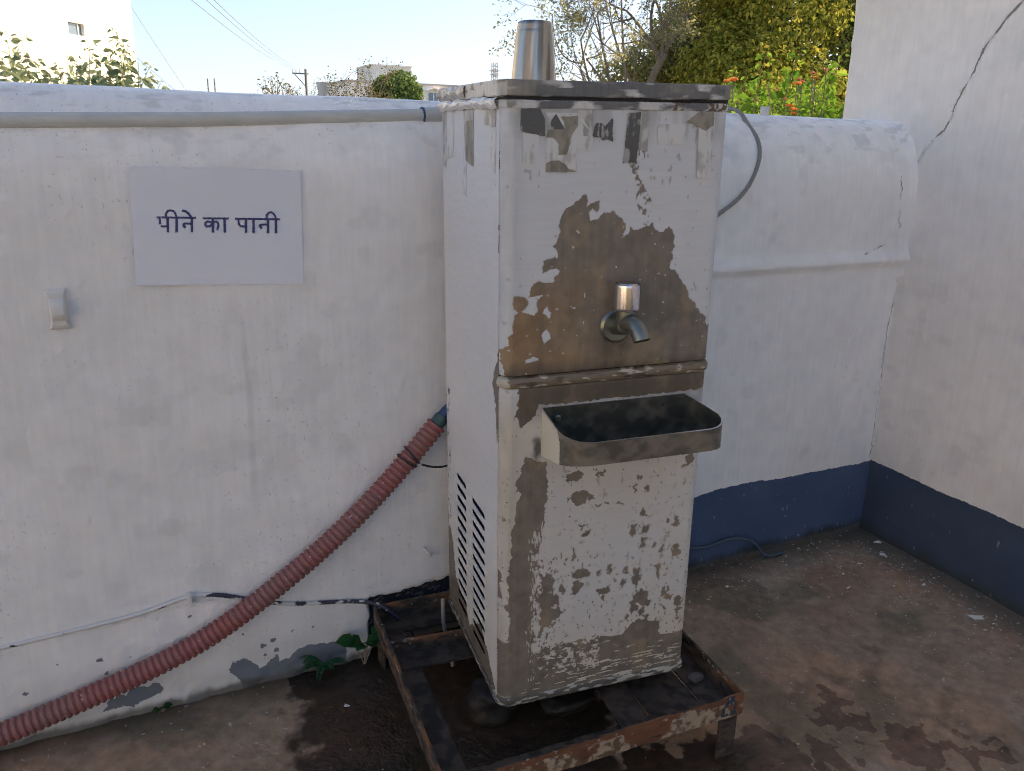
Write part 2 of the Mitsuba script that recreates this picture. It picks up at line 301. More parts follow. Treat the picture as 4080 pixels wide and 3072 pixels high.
def parapet_col(p, n, uv):
    x, y, z = p.x, p.y, p.z
    c = plaster(x, z + 0.7 * (y - 1.6), 0.0)
    # black mould specks on the weathered top
    mould = smoothstep(0.55, 0.72, fbm(x * 28, z * 40, y * 40, 3)) * smoothstep(1.06, 1.2, z)
    c = mix(c, mi.Color3f(0.36, 0.36, 0.35), mould * 0.35)
    # a faint vertical run of dirty water on the face
    run = smoothstep(0.010, 0.002, dr.abs(x - 0.222 - 0.01 * (z - 0.8) - 0.008 * fbm(z * 6, 0, 0, 2))) * smoothstep(0.83, 0.75, z) * smoothstep(0.42, 0.5, z)
    c = mix(c, mi.Color3f(0.42, 0.41, 0.40), run * 0.35 * (0.4 + fbm(x * 60, z * 30, 0, 2)))
    wx, wz = x + (fbm(x * 70, z * 70, 2.0, 3) - 0.5) * 0.02, z + (fbm(x * 70, z * 70, 4.0, 3) - 0.5) * 0.02
    grey = inside(wx, wz, PATCH[0]) | inside(wx, wz, PATCH[1])
    sx, sz = x + (fbm(x * 200, z * 200, 2.0, 2) - 0.5) * 0.006, z + (fbm(x * 200, z * 200, 4.0, 2) - 0.5) * 0.006
    for a, b, r in SPOTS:
        grey = grey | (dr.square(sx - a) + dr.square((sz - b) * 1.4) < r * r)
    low = smoothstep(0.20, 0.0, z) * fl(x < 0.9)
    c = mix(c, mi.Color3f(0.46, 0.44, 0.40), low * (0.25 + 0.6 * fbm(x * 9, z * 12, 3.0, 3)))
    c = mix(c, mi.Color3f(0.155, 0.17, 0.195), fl(grey) * fl(x < 0.457))
    # old dark dado in the broken-out part behind the stand
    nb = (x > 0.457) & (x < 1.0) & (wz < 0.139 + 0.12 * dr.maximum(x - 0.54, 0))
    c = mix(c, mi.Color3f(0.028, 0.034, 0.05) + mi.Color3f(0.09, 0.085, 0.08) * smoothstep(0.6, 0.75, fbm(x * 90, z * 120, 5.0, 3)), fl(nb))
    # blue dado to the right
    top = 0.221 + 0.017 * fbm(x * 7, 1.0, 0, 3) + 0.005 * (fbm(x * 120, z * 120, 2.0, 2) - 0.5) - 0.04 * smoothstep(1.5, 1.2, x) * 0.5
    bb = fl((x > 1.0) & (z < top))
    blue = mix(mi.Color3f(0.054, 0.082, 0.150), mi.Color3f(0.078, 0.108, 0.178), fbm(x * 8, z * 12, 1.0, 3))
    blue = mix(blue, mi.Color3f(0.030, 0.033, 0.036), smoothstep(0.045, 0.0, z - 0.03 * (fbm(x * 30, 2.0, 0, 3) - 0.5)))
    scr = smoothstep(0.86, 0.9, fbm(x * 120, z * 40, 3.0, 2))
    blue = mix(blue, mi.Color3f(0.3, 0.32, 0.36), scr * 0.6)
    c = mix(c, blue, bb)
    # cracks by the corner
    wob = (fbm(x * 70, z * 70, 1.0, 4) - 0.5) * 0.016
    for i, ln in enumerate(CR2):
        d = seg_d(x + wob, z + wob, ln)
        wd = 0.0019 * smoothstep(0.40, 0.75, fbm(x * 38, z * 38, 3.0, 2))
        c = mix(c, mi.Color3f(0.10, 0.095, 0.09), fl(d < wd + (0.0005 if i else 0.0)) * 0.75)
    # dark line where the wall meets the floor
    c = mix(c, mi.Color3f(0.10, 0.09, 0.075), smoothstep(0.022, 0.004, z + 0.014 * (fbm(x * 40, 3.0, 0, 3) - 0.5)) * 0.85)
    return c

def parapet_bump(p, n, uv):
    a, b = p.x, p.z + 0.7 * p.y
    return 0.5 * fbm(a * 110, b * 80, 0.5, 3) + 0.3 * fbm(a * 260, b * 30, 2.5, 2) + 0.45 * smoothstep(0.5, 0.8, fbm(a * 40 + b * 7, b * 60, 6.5, 4))

CRACK = [(1.375, 1.525), (1.3961, 1.5005), (1.4338, 1.4651), (1.4532, 1.4358), (1.467, 1.4189), (1.4825, 1.3943), (1.4889, 1.3748), (1.4946, 1.3513), (1.505, 1.3278), (1.52, 1.3028), (1.5385, 1.2616), (1.5374, 1.2405), (1.5586, 1.2005), (1.582, 1.1841), (1.6066, 1.1534), (1.6219, 1.125), (1.6441, 1.093)]
def house_col(p, n, uv):
    x, y, z = p.x, p.y, p.z
    c = plaster(y + 5, z, 3.0) * mi.Color3f(1.02, 1.0, 0.97)
    wob = (fbm(y * 80, z * 80, 1.0, 4) - 0.5) * 0.016
    d = seg_d(y + wob, z - wob, CRACK)
    wd = 0.0004 + 0.0034 * smoothstep(0.35, 0.72, fbm(y * 34, z * 34, 3.0, 2))
    c = c * (1 - 0.22 * smoothstep(0.012, 0.0, d) * smoothstep(0.4, 0.6, fbm(y * 60, z * 60, 5.0, 3)))  # soft shadow painted along the crack
    c = mix(c, mi.Color3f(0.17, 0.155, 0.14), fl(d < wd) * 0.9)
    top = 0.223 + 0.018 * fbm(y * 5, 3.0, 0, 3) + 0.004 * (fbm(y * 120, z * 120, 2.0, 2) - 0.5)
    blue = mix(mi.Color3f(0.044, 0.062, 0.104), mi.Color3f(0.062, 0.084, 0.128), fbm(y * 8, z * 12, 1.0, 3))
    blue = mix(blue, mi.Color3f(0.045, 0.05, 0.04), smoothstep(0.05, 0.0, z - 0.03 * (fbm(y * 30, 2.0, 0, 3) - 0.5)) * 0.8)
    blue = mix(blue, mi.Color3f(0.3, 0.32, 0.36), smoothstep(0.87, 0.9, fbm(y * 120, z * 40, 3.0, 2)) * 0.6)
    return mix(c, blue, fl(z < top))

def house_bump(p, n, uv):
    a, b = p.y, p.z
    return 0.6 * fbm(a * 130, b * 26, 0.5, 3) + 0.4 * fbm(a * 90, b * 90, 2.5, 2)

WETS = [(0.55, 1.33, 0.33, 0.33), (0.42, 1.62, 0.13, 0.12), (0.85, 0.98, 0.27, 0.10), (1.06, 0.93, 0.085, 0.11), (1.305, 1.005, 0.05, 0.055), (1.27, 0.985, 0.03, 0.05), (1.37, 0.86, 0.085, 0.05), (1.46, 0.80, 0.06, 0.04), (1.19, 0.90, 0.035, 0.05), (0.7, 1.5, 0.4, 0.25), (0.36, 1.1, 0.12, 0.2)]
def wetness(x, y):
    X = x + (fbm(x * 22, y * 22, 1.0, 4) - 0.5) * 0.16
    Y = y + (fbm(x * 22, y * 22, 6.0, 4) - 0.5) * 0.16
    d = mi.Float(9.0)
    for a, b, r, s in WETS:
        d = dr.minimum(d, dr.square((X - a) / r) + dr.square((Y - b) / s))
    return smoothstep(1.16, 0.86, d + 0.10 * (fbm(x * 60, y * 60, 3.0, 3) - 0.5))
def floor_col(p, n, uv):
    x, y = p.x, p.y
    t = fbm(x * 3, y * 3, 0.0, 4)
    c = mix(mi.Color3f(0.325, 0.205, 0.130), mi.Color3f(0.270, 0.200, 0.140), smoothstep(0.35, 0.65, t))
    c = mix(c, mi.Color3f(0.30, 0.24, 0.18), smoothstep(0.55, 0.75, fbm(x * 6, y * 5, 4.0, 4)) * 0.7)
    c = mix(c, mi.Color3f(0.23, 0.14, 0.10), smoothstep(1.0, 1.45, y) * smoothstep(1.1, 1.4, x) * smoothstep(0.42, 0.6, fbm(x * 7, y * 7, 9.0, 4)) * 0.7)
    c = mix(c, mi.Color3f(0.085, 0.085, 0.055), smoothstep(0.58, 0.72, fbm(x * 5, y * 5, 14.0, 4)) * 0.5)
    c = c * (0.72 + 0.56 * fbm(x * 55, y * 55, 2.0, 4))
    c = c * (1 - 0.30 * smoothstep(0.58, 0.80, fbm(x * 16 + y * 9, y * 16 - x * 9, 5.0, 5)) * smoothstep(0.4, 0.7, fbm(x * 2, y * 2, 8.0, 2)))
    c = c * (0.9 + 0.2 * fbm(x * 190, y * 190, 2.0, 2))
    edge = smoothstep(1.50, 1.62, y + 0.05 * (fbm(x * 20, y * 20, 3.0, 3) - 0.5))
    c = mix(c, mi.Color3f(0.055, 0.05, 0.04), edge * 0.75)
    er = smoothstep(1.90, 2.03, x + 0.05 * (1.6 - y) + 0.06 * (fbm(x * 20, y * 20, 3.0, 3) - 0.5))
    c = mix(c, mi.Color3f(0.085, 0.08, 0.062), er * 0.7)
    # dried splashes of whitewash
    near = dr.maximum(smoothstep(1.25, 1.58, y) * smoothstep(1.2, 1.7, x), smoothstep(1.75, 2.0, x))
    c = mix(c, mi.Color3f(0.50, 0.48, 0.45), smoothstep(0.825, 0.85, fbm(x * 110, y * 110, 6.0, 2) + 0.05 * near - 0.02) * 0.6)
    w = wetness(x, y)
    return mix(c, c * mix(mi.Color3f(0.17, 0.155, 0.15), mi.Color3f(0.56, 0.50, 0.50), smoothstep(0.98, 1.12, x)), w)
def floor_rough(p, n, uv):
    w = wetness(p.x, p.y)
    return 0.85 - 0.45 * w + 0.08 * fbm(p.x * 40, p.y * 40, 1.0, 2)
def floor_bump(p, n, uv):
    return fbm(p.x * 70, p.y * 70, 0.0, 4) + 0.9 * fbm(p.x * 280, p.y * 280, 1.0, 2)

def rust_col(p, n, uv):
    x, y, z = p.x, p.y, p.z
    k = fbm(x * 45, y * 45, z * 70, 4)
    c = mix(mi.Color3f(0.020, 0.017, 0.015), mi.Color3f(0.060, 0.044, 0.034), smoothstep(0.35, 0.65, k))
    edge = smoothstep(0.108, 0.138, z + 0.02 * (k - 0.5))
    c = mix(c, mi.Color3f(0.20, 0.085, 0.036), smoothstep(0.42, 0.66, fbm(x * 22, y * 22, z * 50, 4)) * (0.06 + 0.70 * edge))
    out = fl((y < 1.035) & (n.y < -0.5) & (z > 0.0945))
    fk = smoothstep(0.53, 0.57, fbm(x * 13 + 0.6, z * 17, y * 9, 4) - 0.22 * smoothstep(0.125, 0.145, z))
    pale = mix(mi.Color3f(0.30, 0.225, 0.155), mi.Color3f(0.10, 0.06, 0.035), smoothstep(0.35, 0.65, fbm(x * 90, z * 90, 3.0, 4)))
    c = mix(c, mix(mi.Color3f(0.20, 0.075, 0.030), mi.Color3f(0.07, 0.03, 0.018), fbm(x * 30, z * 60, 2.0, 4)), out * 0.85)
    c = mix(c, pale, fk * out)
    c = mix(c, mi.Color3f(0.025, 0.035, 0.05), out * fl((x > 0.965) & (z > 0.1) & (x < 1.0) & (fbm(x * 60, z * 60, 1.0, 3) > 0.5)))
    c = mix(c, mi.Color3f(0.42, 0.38, 0.32), smoothstep(0.66, 0.74, fbm(x * 110, y * 110, z * 110, 3)) * 0.45 * edge)
    return c
def rust_bump(p, n, uv):
    return fbm(p.x * 130, p.y * 130, p.z * 130, 4)

def hose_col(p, n, uv):
    k = smoothstep(0.3, 0.7, fbm(p.x * 11, p.y * 11, p.z * 11, 4))
    c = mix(mi.Color3f(0.25, 0.080, 0.074), mi.Color3f(0.215, 0.095, 0.088), k)
    c = mix(c, mi.Color3f(0.62, 0.50, 0.46), smoothstep(0.815, 0.86, fbm(p.x * 150, p.y * 150, p.z * 150, 2)))
    return mix(c, mi.Color3f(0.20, 0.11, 0.09), smoothstep(0.55, 0.75, fbm(p.x * 50, p.y * 50, p.z * 50, 3)) * 0.5)

def pipe_col(p, n, uv):
    return mix(mi.Color3f(0.48, 0.48, 0.45), mi.Color3f(0.40, 0.40, 0.38), fbm(p.x * 30, p.y * 30, p.z * 30, 3))

def cable_col(p, n, uv):
    k = fbm(p.x * 60, p.y * 60, p.z * 60, 3)
    black = smoothstep(0.50, 0.56, k + 0.11 * smoothstep(0.08, 0.12, p.x) - 0.18 * fl(p.x < 0.08) + 0.16 * smoothstep(0.38, 0.5, p.x))
    return mix(mi.Color3f(0.54, 0.53, 0.52), mi.Color3f(0.03, 0.03, 0.05), black)

def tumbler_col(p, n, uv):
    a = dr.atan2(p.y - 1.354, p.x - 0.722)
    return mix(mi.Color3f(0.42, 0.39, 0.35), mi.Color3f(0.20, 0.185, 0.165), smoothstep(0.35, 0.65, fbm(a * 5, p.z * 5, 1.0, 4)))

def bark_col(p, n, uv):
    return mix(mi.Color3f(0.30, 0.25, 0.20), mi.Color3f(0.15, 0.12, 0.10), fbm(p.x * 9, p.y * 9, p.z * 4, 3))

def ground_col(p, n, uv):
    return mix(mi.Color3f(0.20, 0.16, 0.10), mi.Color3f(0.10, 0.12, 0.05), fbm(p.x * 0.4, p.y * 0.4, 1.0, 4))

def stone_col(p, n, uv):
    return mix(mi.Color3f(0.022, 0.015, 0.011), mi.Color3f(0.007, 0.006, 0.005), fbm(p.x * 45, p.y * 45, p.z * 45, 4))

def stucco_col(p, n, uv):
    return mix(mi.Color3f(0.80, 0.78, 0.72), mi.Color3f(0.74, 0.72, 0.66), fbm(p.x * 0.7, p.y * 0.7, p.z * 0.7, 3))

def paper_col(p, n, uv):
    return mix(mi.Color3f(0.595, 0.61, 0.675), mi.Color3f(0.635, 0.645, 0.70), fbm(p.x * 9, p.z * 9, 1.0, 2))

def tape_fn(a, b, lo, hi):
    def fn(p, n, uv):
        x, y, z = clocal(p)
        k = 0.6 * fbm((x + y) * 90, z * 60, 3.0, 4) + 0.4 * fbm((x + y) * 240, z * 30, 5.0, 3)
        return mix(a, b, smoothstep(lo, hi, k + 0.08 * smoothstep(1.03, 0.99, z)))
    return fn
P = mikit.proc
def bumped(inner, fn, h, eps=1.5e-3):
    return {'type': 'twosided', 'b': {'type': 'bumpmap', 'arbitrary': {**P(fn, eps)}, 'scale': h, 'inner': inner}}
def pr(col, rough, **k):
    return {'type': 'principled', 'base_color': col, 'roughness': rough, **k}
M = {
    'm_front': {'type': 'twosided', 'b': pr(P(front_col), 0.5, specular=0.4)},
    'm_side': {'type': 'twosided', 'b': pr(P(side_col), 0.42, specular=0.45)},
    'm_lid': {'type': 'twosided', 'b': pr(P(lid_col), 0.5, specular=0.4)},
    'm_trim': {'type': 'twosided', 'b': pr(P(trim_col), 0.55)},
    'm_lip': {'type': 'twosided', 'b': pr(P(lip_col), 0.6)},
    'm_tray': {'type': 'twosided', 'b': pr(P(tray_col), 0.42, specular=0.5)},
    'm_pebble': principled((0.085, 0.075, 0.065), 0.8),
    'm_rim_highlight': {'type': 'twosided', 'b': {'type': 'principled', 'base_color': rgb(0.42, 0.40, 0.36), 'roughness': 0.3, 'metallic': 0.7}},  # lighter metal carries the highlight along the tray rim
    'm_tray_in': {'type': 'twosided', 'b': pr(P(tray_in_col), 0.35, specular=0.5)},
    'm_parapet': bumped(pr(P(parapet_col), 0.9, specular=0.2), parapet_bump, 0.0030),
    'm_house': bumped(pr(P(house_col), 0.85, specular=0.2), house_bump, 0.0034),
    'm_floor': bumped(pr(P(floor_col), P(floor_rough), specular=0.35), floor_bump, 0.004),
    'm_rust': bumped(pr(P(rust_col), 0.8), rust_bump, 0.004),
    'm_hose': {'type': 'twosided', 'b': pr(P(hose_col), 0.55)},
    'm_pipe': {'type': 'twosided', 'b': pr(P(pipe_col), 0.5)},
    'm_cable': {'type': 'twosided', 'b': pr(P(cable_col), 0.6)},
    'm_tumbler': {'type': 'twosided', 'b': pr(P(tumbler_col), 0.34, metallic=1.0)},
    'm_bark': {'type': 'twosided', 'b': pr(P(bark_col), 0.9)},
    'm_ground': {'type': 'twosided', 'b': pr(P(ground_col), 0.95)},
    'm_stone': {'type': 'twosided', 'b': pr(P(stone_col), 0.55)},
    'm_stucco': {'type': 'twosided', 'b': pr(P(stucco_col), 0.9)},
    'm_paper': {'type': 'twosided', 'b': pr(P(paper_col), 0.55)},
    'm_ink': principled((0.035, 0.035, 0.13), 0.5),
    'm_chrome': {'type': 'twosided', 'b': {'type': 'roughconductor', 'material': 'Cr', 'alpha': 0.06}},
    'm_brass': {'type': 'twosided', 'b': {'type': 'principled', 'base_color': rgb(0.22, 0.22, 0.19), 'roughness': 0.33, 'metallic': 0.85}},
    'm_dark': principled((0.012, 0.012, 0.016), 0.6),
    'm_navy': principled((0.020, 0.020, 0.040), 0.5),
    'm_black': principled((0.02, 0.02, 0.025), 0.45),
    'm_tape_dark': {'type': 'twosided', 'b': pr(P(tape_fn((0.075, 0.074, 0.073), (0.30, 0.29, 0.28), 0.56, 0.66)), 0.45)},
    'm_tape_brown': {'type': 'twosided', 'b': pr(P(tape_fn((0.24, 0.215, 0.175), (0.15, 0.135, 0.11), 0.40, 0.75)), 0.5)},
    'm_tape_grey': {'type': 'twosided', 'b': pr(P(tape_fn((0.27, 0.26, 0.245), (0.45, 0.44, 0.42), 0.45, 0.65)), 0.45)},
    'm_tape_pale': {'type': 'twosided', 'b': pr(P(tape_fn((0.51, 0.505, 0.50), (0.36, 0.35, 0.33), 0.50, 0.75)), 0.35)},
    'm_white': principled((0.56, 0.55, 0.53), 0.8),
    'm_green_pipe': principled((0.03, 0.07, 0.065), 0.5),
    'm_blue_plastic': principled((0.02, 0.045, 0.13), 0.5),
    'm_grey_cable': principled((0.21, 0.20, 0.175), 0.6),
    'm_blue_cable': principled((0.05, 0.07, 0.10), 0.6),
    'm_flake': principled((0.62, 0.60, 0.56), 0.8),
    'm_glass': {'type': 'twosided', 'b': {'type': 'principled', 'base_color': rgb(0.10, 0.16, 0.24), 'roughness': 0.12, 'specular': 0.8}},
    'm_pole': principled((0.16, 0.15, 0.15), 0.7),
    'm_lattice': principled((0.42, 0.40, 0.40), 0.6),
    'm_hazed_far_wall': principled((0.78, 0.77, 0.76), 0.9),  # tone made paler in place of distance haze
    'm_moss': {'type': 'ref', 'id': 'm_rust'},
    'm_leaf': {'type': 'principledthin', 'base_color': {'type': 'mesh_attribute', 'name': 'vertex_color'}, 'roughness': 0.5, 'diff_trans': 0.9, 'spec_trans': 0.0},
    'm_petal': {'type': 'twosided', 'b': {'type': 'principled', 'base_color': {'type': 'mesh_attribute', 'name': 'vertex_color'}, 'roughness': 0.7}},
}
del M['m_moss']
for _k, _v in M.items():
    scene[_k] = _v

#@@SETTING@@
# ------------------------------------------------------------------ the setting
def floor_fn(u, v):
    x = -2.5 + u * 4.65
    y = -3.0 + v * 4.66
    near = (y > 0.55)
    z = (meshkit.fbm(np.stack([x * 9, y * 9, x * 0], -1), 4, 3) - 0.5) * 0.006
    z -= 0.006 * np.exp(-((y - 1.612) / 0.006) ** 2) * (x < 0.46)
    return np.stack([x, y, z], -1)
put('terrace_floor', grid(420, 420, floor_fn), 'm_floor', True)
lab('terrace_floor', 'stained brown concrete terrace floor with wet patches', None, None, 'structure')

put('ground', grid(8, 8, lambda u, v: np.stack([(u - 0.5) * 1600, (v - 0.5) * 1600, u * 0 - 1.2], -1)), 'm_ground')
lab('ground', 'earth and rough grass beyond the parapet', None, None, 'structure')

# parapet wall: one swept profile with a rounded coping, a drip ridge and a broken-out foot
_prof = np.array([(1.616, -0.06), (1.616, 0.25), (1.616, 0.55), (1.616, 0.85), (1.616, 1.02), (1.620, 1.085), (1.634, 1.135), (1.662, 1.182), (1.697, 1.212), (1.735, 1.227), (1.80, 1.231), (1.87, 1.231), (1.903, 1.222), (1.915, 1.19), (1.918, 1.0), (1.918, -1.3)])
def _wallprof():
    from scipy.interpolate import PchipInterpolator
    s = np.r_[0, np.cumsum(np.linalg.norm(np.diff(_prof, axis=0), axis=1))]
    return PchipInterpolator(s, _prof, axis=0), s
_wp, _ws = _wallprof()
WS = np.r_[np.linspace(_ws[0], _ws[11], 215), np.linspace(_ws[11], _ws[-1], 40)[1:]]
def wall_shift(x, z):
    """how far the face is moved away from the viewer (metres)"""
    right = np.clip((x - 0.80) / 0.12, 0, 1)
    s = 0.014 * right
    b = np.where(z > 0.846, np.exp(-((z - 0.846) / 0.024) ** 2), np.exp(-((z - 0.846) / 0.011) ** 2))
    s = s - 0.013 * right * b * (0.85 + 0.4 * meshkit.noise(np.stack([x * 14, x * 0, x * 0], -1), 4))
    hole = (1 / (1 + np.exp(np.clip(-(x - 0.457 - 0.01 * (meshkit.noise(np.stack([z * 60, x * 0, x * 0], -1), 2) - 0.5)) / 0.0015, -60, 60)))) * (x < 1.1)
    ztop = 0.139 + 0.12 * np.clip(x - 0.54, 0, 1) + 0.02 * (meshkit.fbm(np.stack([x * 60, x * 0, x * 0 + 2], -1), 3, 6) - 0.5)
    s = s + 0.022 * hole / (1 + np.exp(np.clip((z - ztop) / 0.003, -60, 60)))
    # flared plaster where the coping dies into the house wall
    s = s - 0.022 * np.exp(-((2.07 - x) / 0.022) ** 2) * (z > 0.80)
    return s
def wall_fn(u, v):
    nu = u.shape[0]
    x = np.broadcast_to(XS[:, None], u.shape)
    pr_ = _wp(WS)
    y, z = np.broadcast_to(pr_[None, :, 0], u.shape).copy(), np.broadcast_to(pr_[None, :, 1], u.shape).copy()
    front = np.clip((1.80 - y) / 0.08, 0, 1)
    lump = (meshkit.fbm(np.stack([x * 5, z * 5, y * 5], -1), 3, 1) - 0.5) * 0.007 + (meshkit.fbm(np.stack([x * 26, z * 18, y * 18], -1), 3, 9) - 0.5) * 0.0035
    low = np.exp(-np.clip(z, 0, 9) / 0.05) * (x < 0.46)
    lump = lump + low * (meshkit.fbm(np.stack([x * 40, z * 60, y * 0], -1), 3, 12) - 0.62) * 0.016
    y += front * (wall_shift(x, z) + lump)
    z += np.where(z > 1.15, (meshkit.fbm(np.stack([x * 4, y * 6, z * 0], -1), 3, 5) - 0.5) * 0.008, 0)
    return np.stack([x, y, z], -1)
XS = np.r_[np.linspace(-2.6, -0.6, 60), np.linspace(-0.59, 0.44, 120), np.linspace(0.445, 0.47, 18), np.linspace(0.476, 2.09, 200)]
put('parapet_wall', grid(len(XS), len(WS), wall_fn), 'm_parapet', True)
lab('parapet_wall', 'whitewashed parapet wall with rounded coping behind the water cooler, blue painted foot at its right end', 'wall')
def wall_y(x, z):
    """the parapet's face at height z (front side)"""
    pz = _prof[:11]
    y = np.interp(z, pz[:, 1], pz[:, 0])
    return float(y + wall_shift(np.array([x]), np.array([z]))[0])

# house on the right: the wall beside the parapet
def hx(y):
    return 2.057 - 0.0518 * (1.616 - y)
_edge = np.array([(1.90, -1.3), (1.928, 0.6), (1.930, 1.2374), (1.9326, 1.2864), (1.9326, 1.3046), (1.9375, 1.3591), (1.9399, 1.3951), (1.932, 1.4093), (1.9313, 1.4211), (1.9425, 1.4367), (1.9446, 1.4546), (1.9416, 1.4836), (1.9452, 1.5477), (1.9475, 1.5709), (1.944, 1.65), (1.95, 1.9), (1.95, 4.6)])
def house_fn(u, v):
    z = -1.3 + v ** 1.6 * 0 + np.interp(v, [0, 0.9, 1.0], [0, 3.1, 5.9])
    ye = np.interp(z, _edge[:, 1], _edge[:, 0])
    yy = np.interp(u, [0, 0.85, 0.97, 1.0], [-1.0, 1.60, 1.90, 1.0])
    t = np.clip((u - 0.97) / 0.03, 0, 1)
    a = np.interp(u, [0, 0.15, 0.85, 0.95], [-6.0, 0.2, 1.70, 1.91])
    y = np.where(u < 0.95, a, 0)
    w = np.clip((u - 0.95) / 0.05, 0, 1)
    # round the corner
    r = 0.016
    ang = w * np.pi / 2
    yc = ye - r + r * np.sin(ang)
    xc = r - r * np.cos(ang)
    y = np.where(u < 0.95, a * 1.0 - 0.0 + (ye - r - 1.91) * np.clip((a - 1.75) / 0.16, 0, 1), yc)
    x = hx(y) + np.where(u < 0.95, 0, xc)
    x = x + (meshkit.fbm(np.stack([y * 4, z * 4, z * 0], -1), 3, 21) - 0.5) * 0.012 + (meshkit.fbm(np.stack([y * 24, z * 10, z * 0], -1), 3, 22) - 0.5) * 0.003
    return np.stack([x, y, z], -1)
hw = grid(300, 300, house_fn)
hw.faces = hw.faces[:, ::-1]
put('house__side_wall', hw, 'm_house', True)
put('house__rear_wall', box((2.09, 1.88, -1.3), (9.0, 1.945, 4.6)), 'm_house')
put('house__roof', box((2.0, -6.2, 4.6), (9.2, 2.1, 4.75)), 'm_white')
put('house__far_wall', box((8.8, -6.0, -1.3), (9.0, 1.88, 4.6)), 'm_white')
lab('house', 'cream whitewashed house wall at the right with a long diagonal crack and blue painted foot', 'building')

# unseen building across the yard, placed to throw warm light on the terrace
put('unseen_yard_building__wall', box((-9.6, -9.0, -1.3), (-7.2, -0.4, 3.6)), 'm_stucco')
put('unseen_yard_building__door', box((-7.2, -3.2, -0.02), (-7.16, -2.2, 2.1)), 'm_navy')
put('unseen_yard_building__roof', box((-9.8, -9.2, 3.6), (-6.9, -0.2, 3.76)), 'm_white')
lab('unseen_yard_building', 'unseen cream building out of view across the yard, throwing warm light on the terrace', 'building')

#@@COOLER@@
# ------------------------------------------------------------------ the water cooler
def plan(r, o, n=8):
    """front panel outline from the left seam round the front to the right seam, offset o outwards"""
    a = np.linspace(np.pi, 1.5 * np.pi, n)
    l = np.stack([r + (r + o) * np.cos(a), r + (r + o) * np.sin(a)], 1)
    b = np.linspace(1.5 * np.pi, 2 * np.pi, n)
    q = np.stack([CW - r + (r + o) * np.cos(b), r + (r + o) * np.sin(b)], 1)
    mid = np.stack([np.linspace(l[-1, 0], q[0, 0], 26)[1:-1], np.full(24, -o)], 1)
    return np.vstack([l, mid, q])
def wrap(prof, r=CR, dent=0.0):
    """sweep a vertical profile [(offset, z)] along the front outline"""
    rows = [np.column_stack([plan(r, o), np.full(len(plan(r, o)), z)]) for o, z in prof]
    nv = len(rows[0])
    v = np.vstack(rows)
    i, j = np.meshgrid(np.arange(len(rows) - 1), np.arange(nv - 1), indexing='ij')
    q = np.stack([i * nv + j, i * nv + j + 1, (i + 1) * nv + j + 1, (i + 1) * nv + j], -1).reshape(-1, 4)
    m = trimesh.Trimesh(v, np.vstack([q[:, [0, 1, 2]], q[:, [0, 2, 3]]]), process=False)
    if dent:
        m.vertices[:, 1] += (meshkit.fbm(m.vertices * np.array([9, 0, 7]), 3, 31) - 0.5) * dent * (m.vertices[:, 1] < 0.004)
    return m
def zs(a, b, n): return list(np.linspace(a, b, n))
K = 'water_cooler__'
lab('water_cooler', 'battered white metal water cooler with peeling paint, standing in front of the whitewashed parapet', 'water cooler')
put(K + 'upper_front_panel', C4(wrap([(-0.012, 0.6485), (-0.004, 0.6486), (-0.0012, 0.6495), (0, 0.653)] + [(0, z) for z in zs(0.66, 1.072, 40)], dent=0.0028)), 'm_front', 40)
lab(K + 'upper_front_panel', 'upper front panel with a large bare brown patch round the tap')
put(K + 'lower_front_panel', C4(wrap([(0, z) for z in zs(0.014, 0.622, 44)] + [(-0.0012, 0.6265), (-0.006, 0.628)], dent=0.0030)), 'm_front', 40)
lab(K + 'lower_front_panel', 'lower front panel with chipped paint and bare brown foot')
put(K + 'middle_ridge', C4(wrap([(-0.005, 0.6270), (0.0015, 0.6285), (0.0038, 0.632), (0.0044, 0.6365), (0.0038, 0.641), (0.0015, 0.6452), (-0.005, 0.6472)])), 'm_trim', 40)
put(K + 'bottom_lip', C4(cat_([wrap([(0.0, 0.0145), (0.0035, 0.012), (0.0045, 0.007), (0.004, 0.001), (0.0, -0.002), (-0.02, -0.002)]),
                                box((-0.003, CR, -0.002), (0.02, CD, 0.012)), box((CW - 0.02, CR, -0.002), (CW + 0.003, CD, 0.012))])), 'm_lip', 40)
# the side panels; the left one has two columns of level vent slots
def slot(y0, y1, z, h=0.0118):
    return sg.LineString([(y0 + h / 2, z), (y1 - h / 2, z)]).buffer(h / 2, quad_segs=4)
slots = [(0.1015, 0.1875, 0.346 - 0.0247 * i) for i in range(13)] + [(0.2315, 0.303, 0.350 - 0.0247 * i) for i in range(13)]
side = sg.box(CR + 0.0026, 0.010, CD, 1.072).difference(shapely.union_all([slot(*s) for s in slots]))
def yz_to_x(m, x0, sgn=-1):
    """extruded in the (y, z) plane, thickness towards sgn x from x0"""
    v = np.asarray(m.vertices)
    m = trimesh.Trimesh(np.column_stack([x0 + sgn * v[:, 2], v[:, 0], v[:, 1]]), m.faces if sgn > 0 else m.faces[:, ::-1], process=False)
    return m
put(K + 'side_panel', C4(yz_to_x(extrude(side, 0.0014), 0.0014)), 'm_side')
lab(K + 'side_panel', 'left side panel with two columns of vent slots')
for s in slots:
    put(K + 'side_panel__vent_slot_shade', C4(box((0.006, s[0] - 0.004, s[2] - 0.0085), (0.012, s[1] + 0.004, s[2] + 0.0085))), 'm_navy')  # dark plate behind each slot, standing in for its shaded depth
put(K + 'side_panel_001', C4(box((CW - 0.0014, CR + 0.0012, 0.010), (CW, CD, 1.072))), 'm_side')
put(K + 'rear_panel', C4(box((0.0, CD, 0.0), (CW, CD + 0.002, 1.072))), 'm_side')
put(K + 'interior_shade_core', C4(box((0.014, 0.024, 0.012), (CW - 0.006, CD - 0.004, 1.06))), 'm_dark')  # black core standing in for the shade inside the cabinet
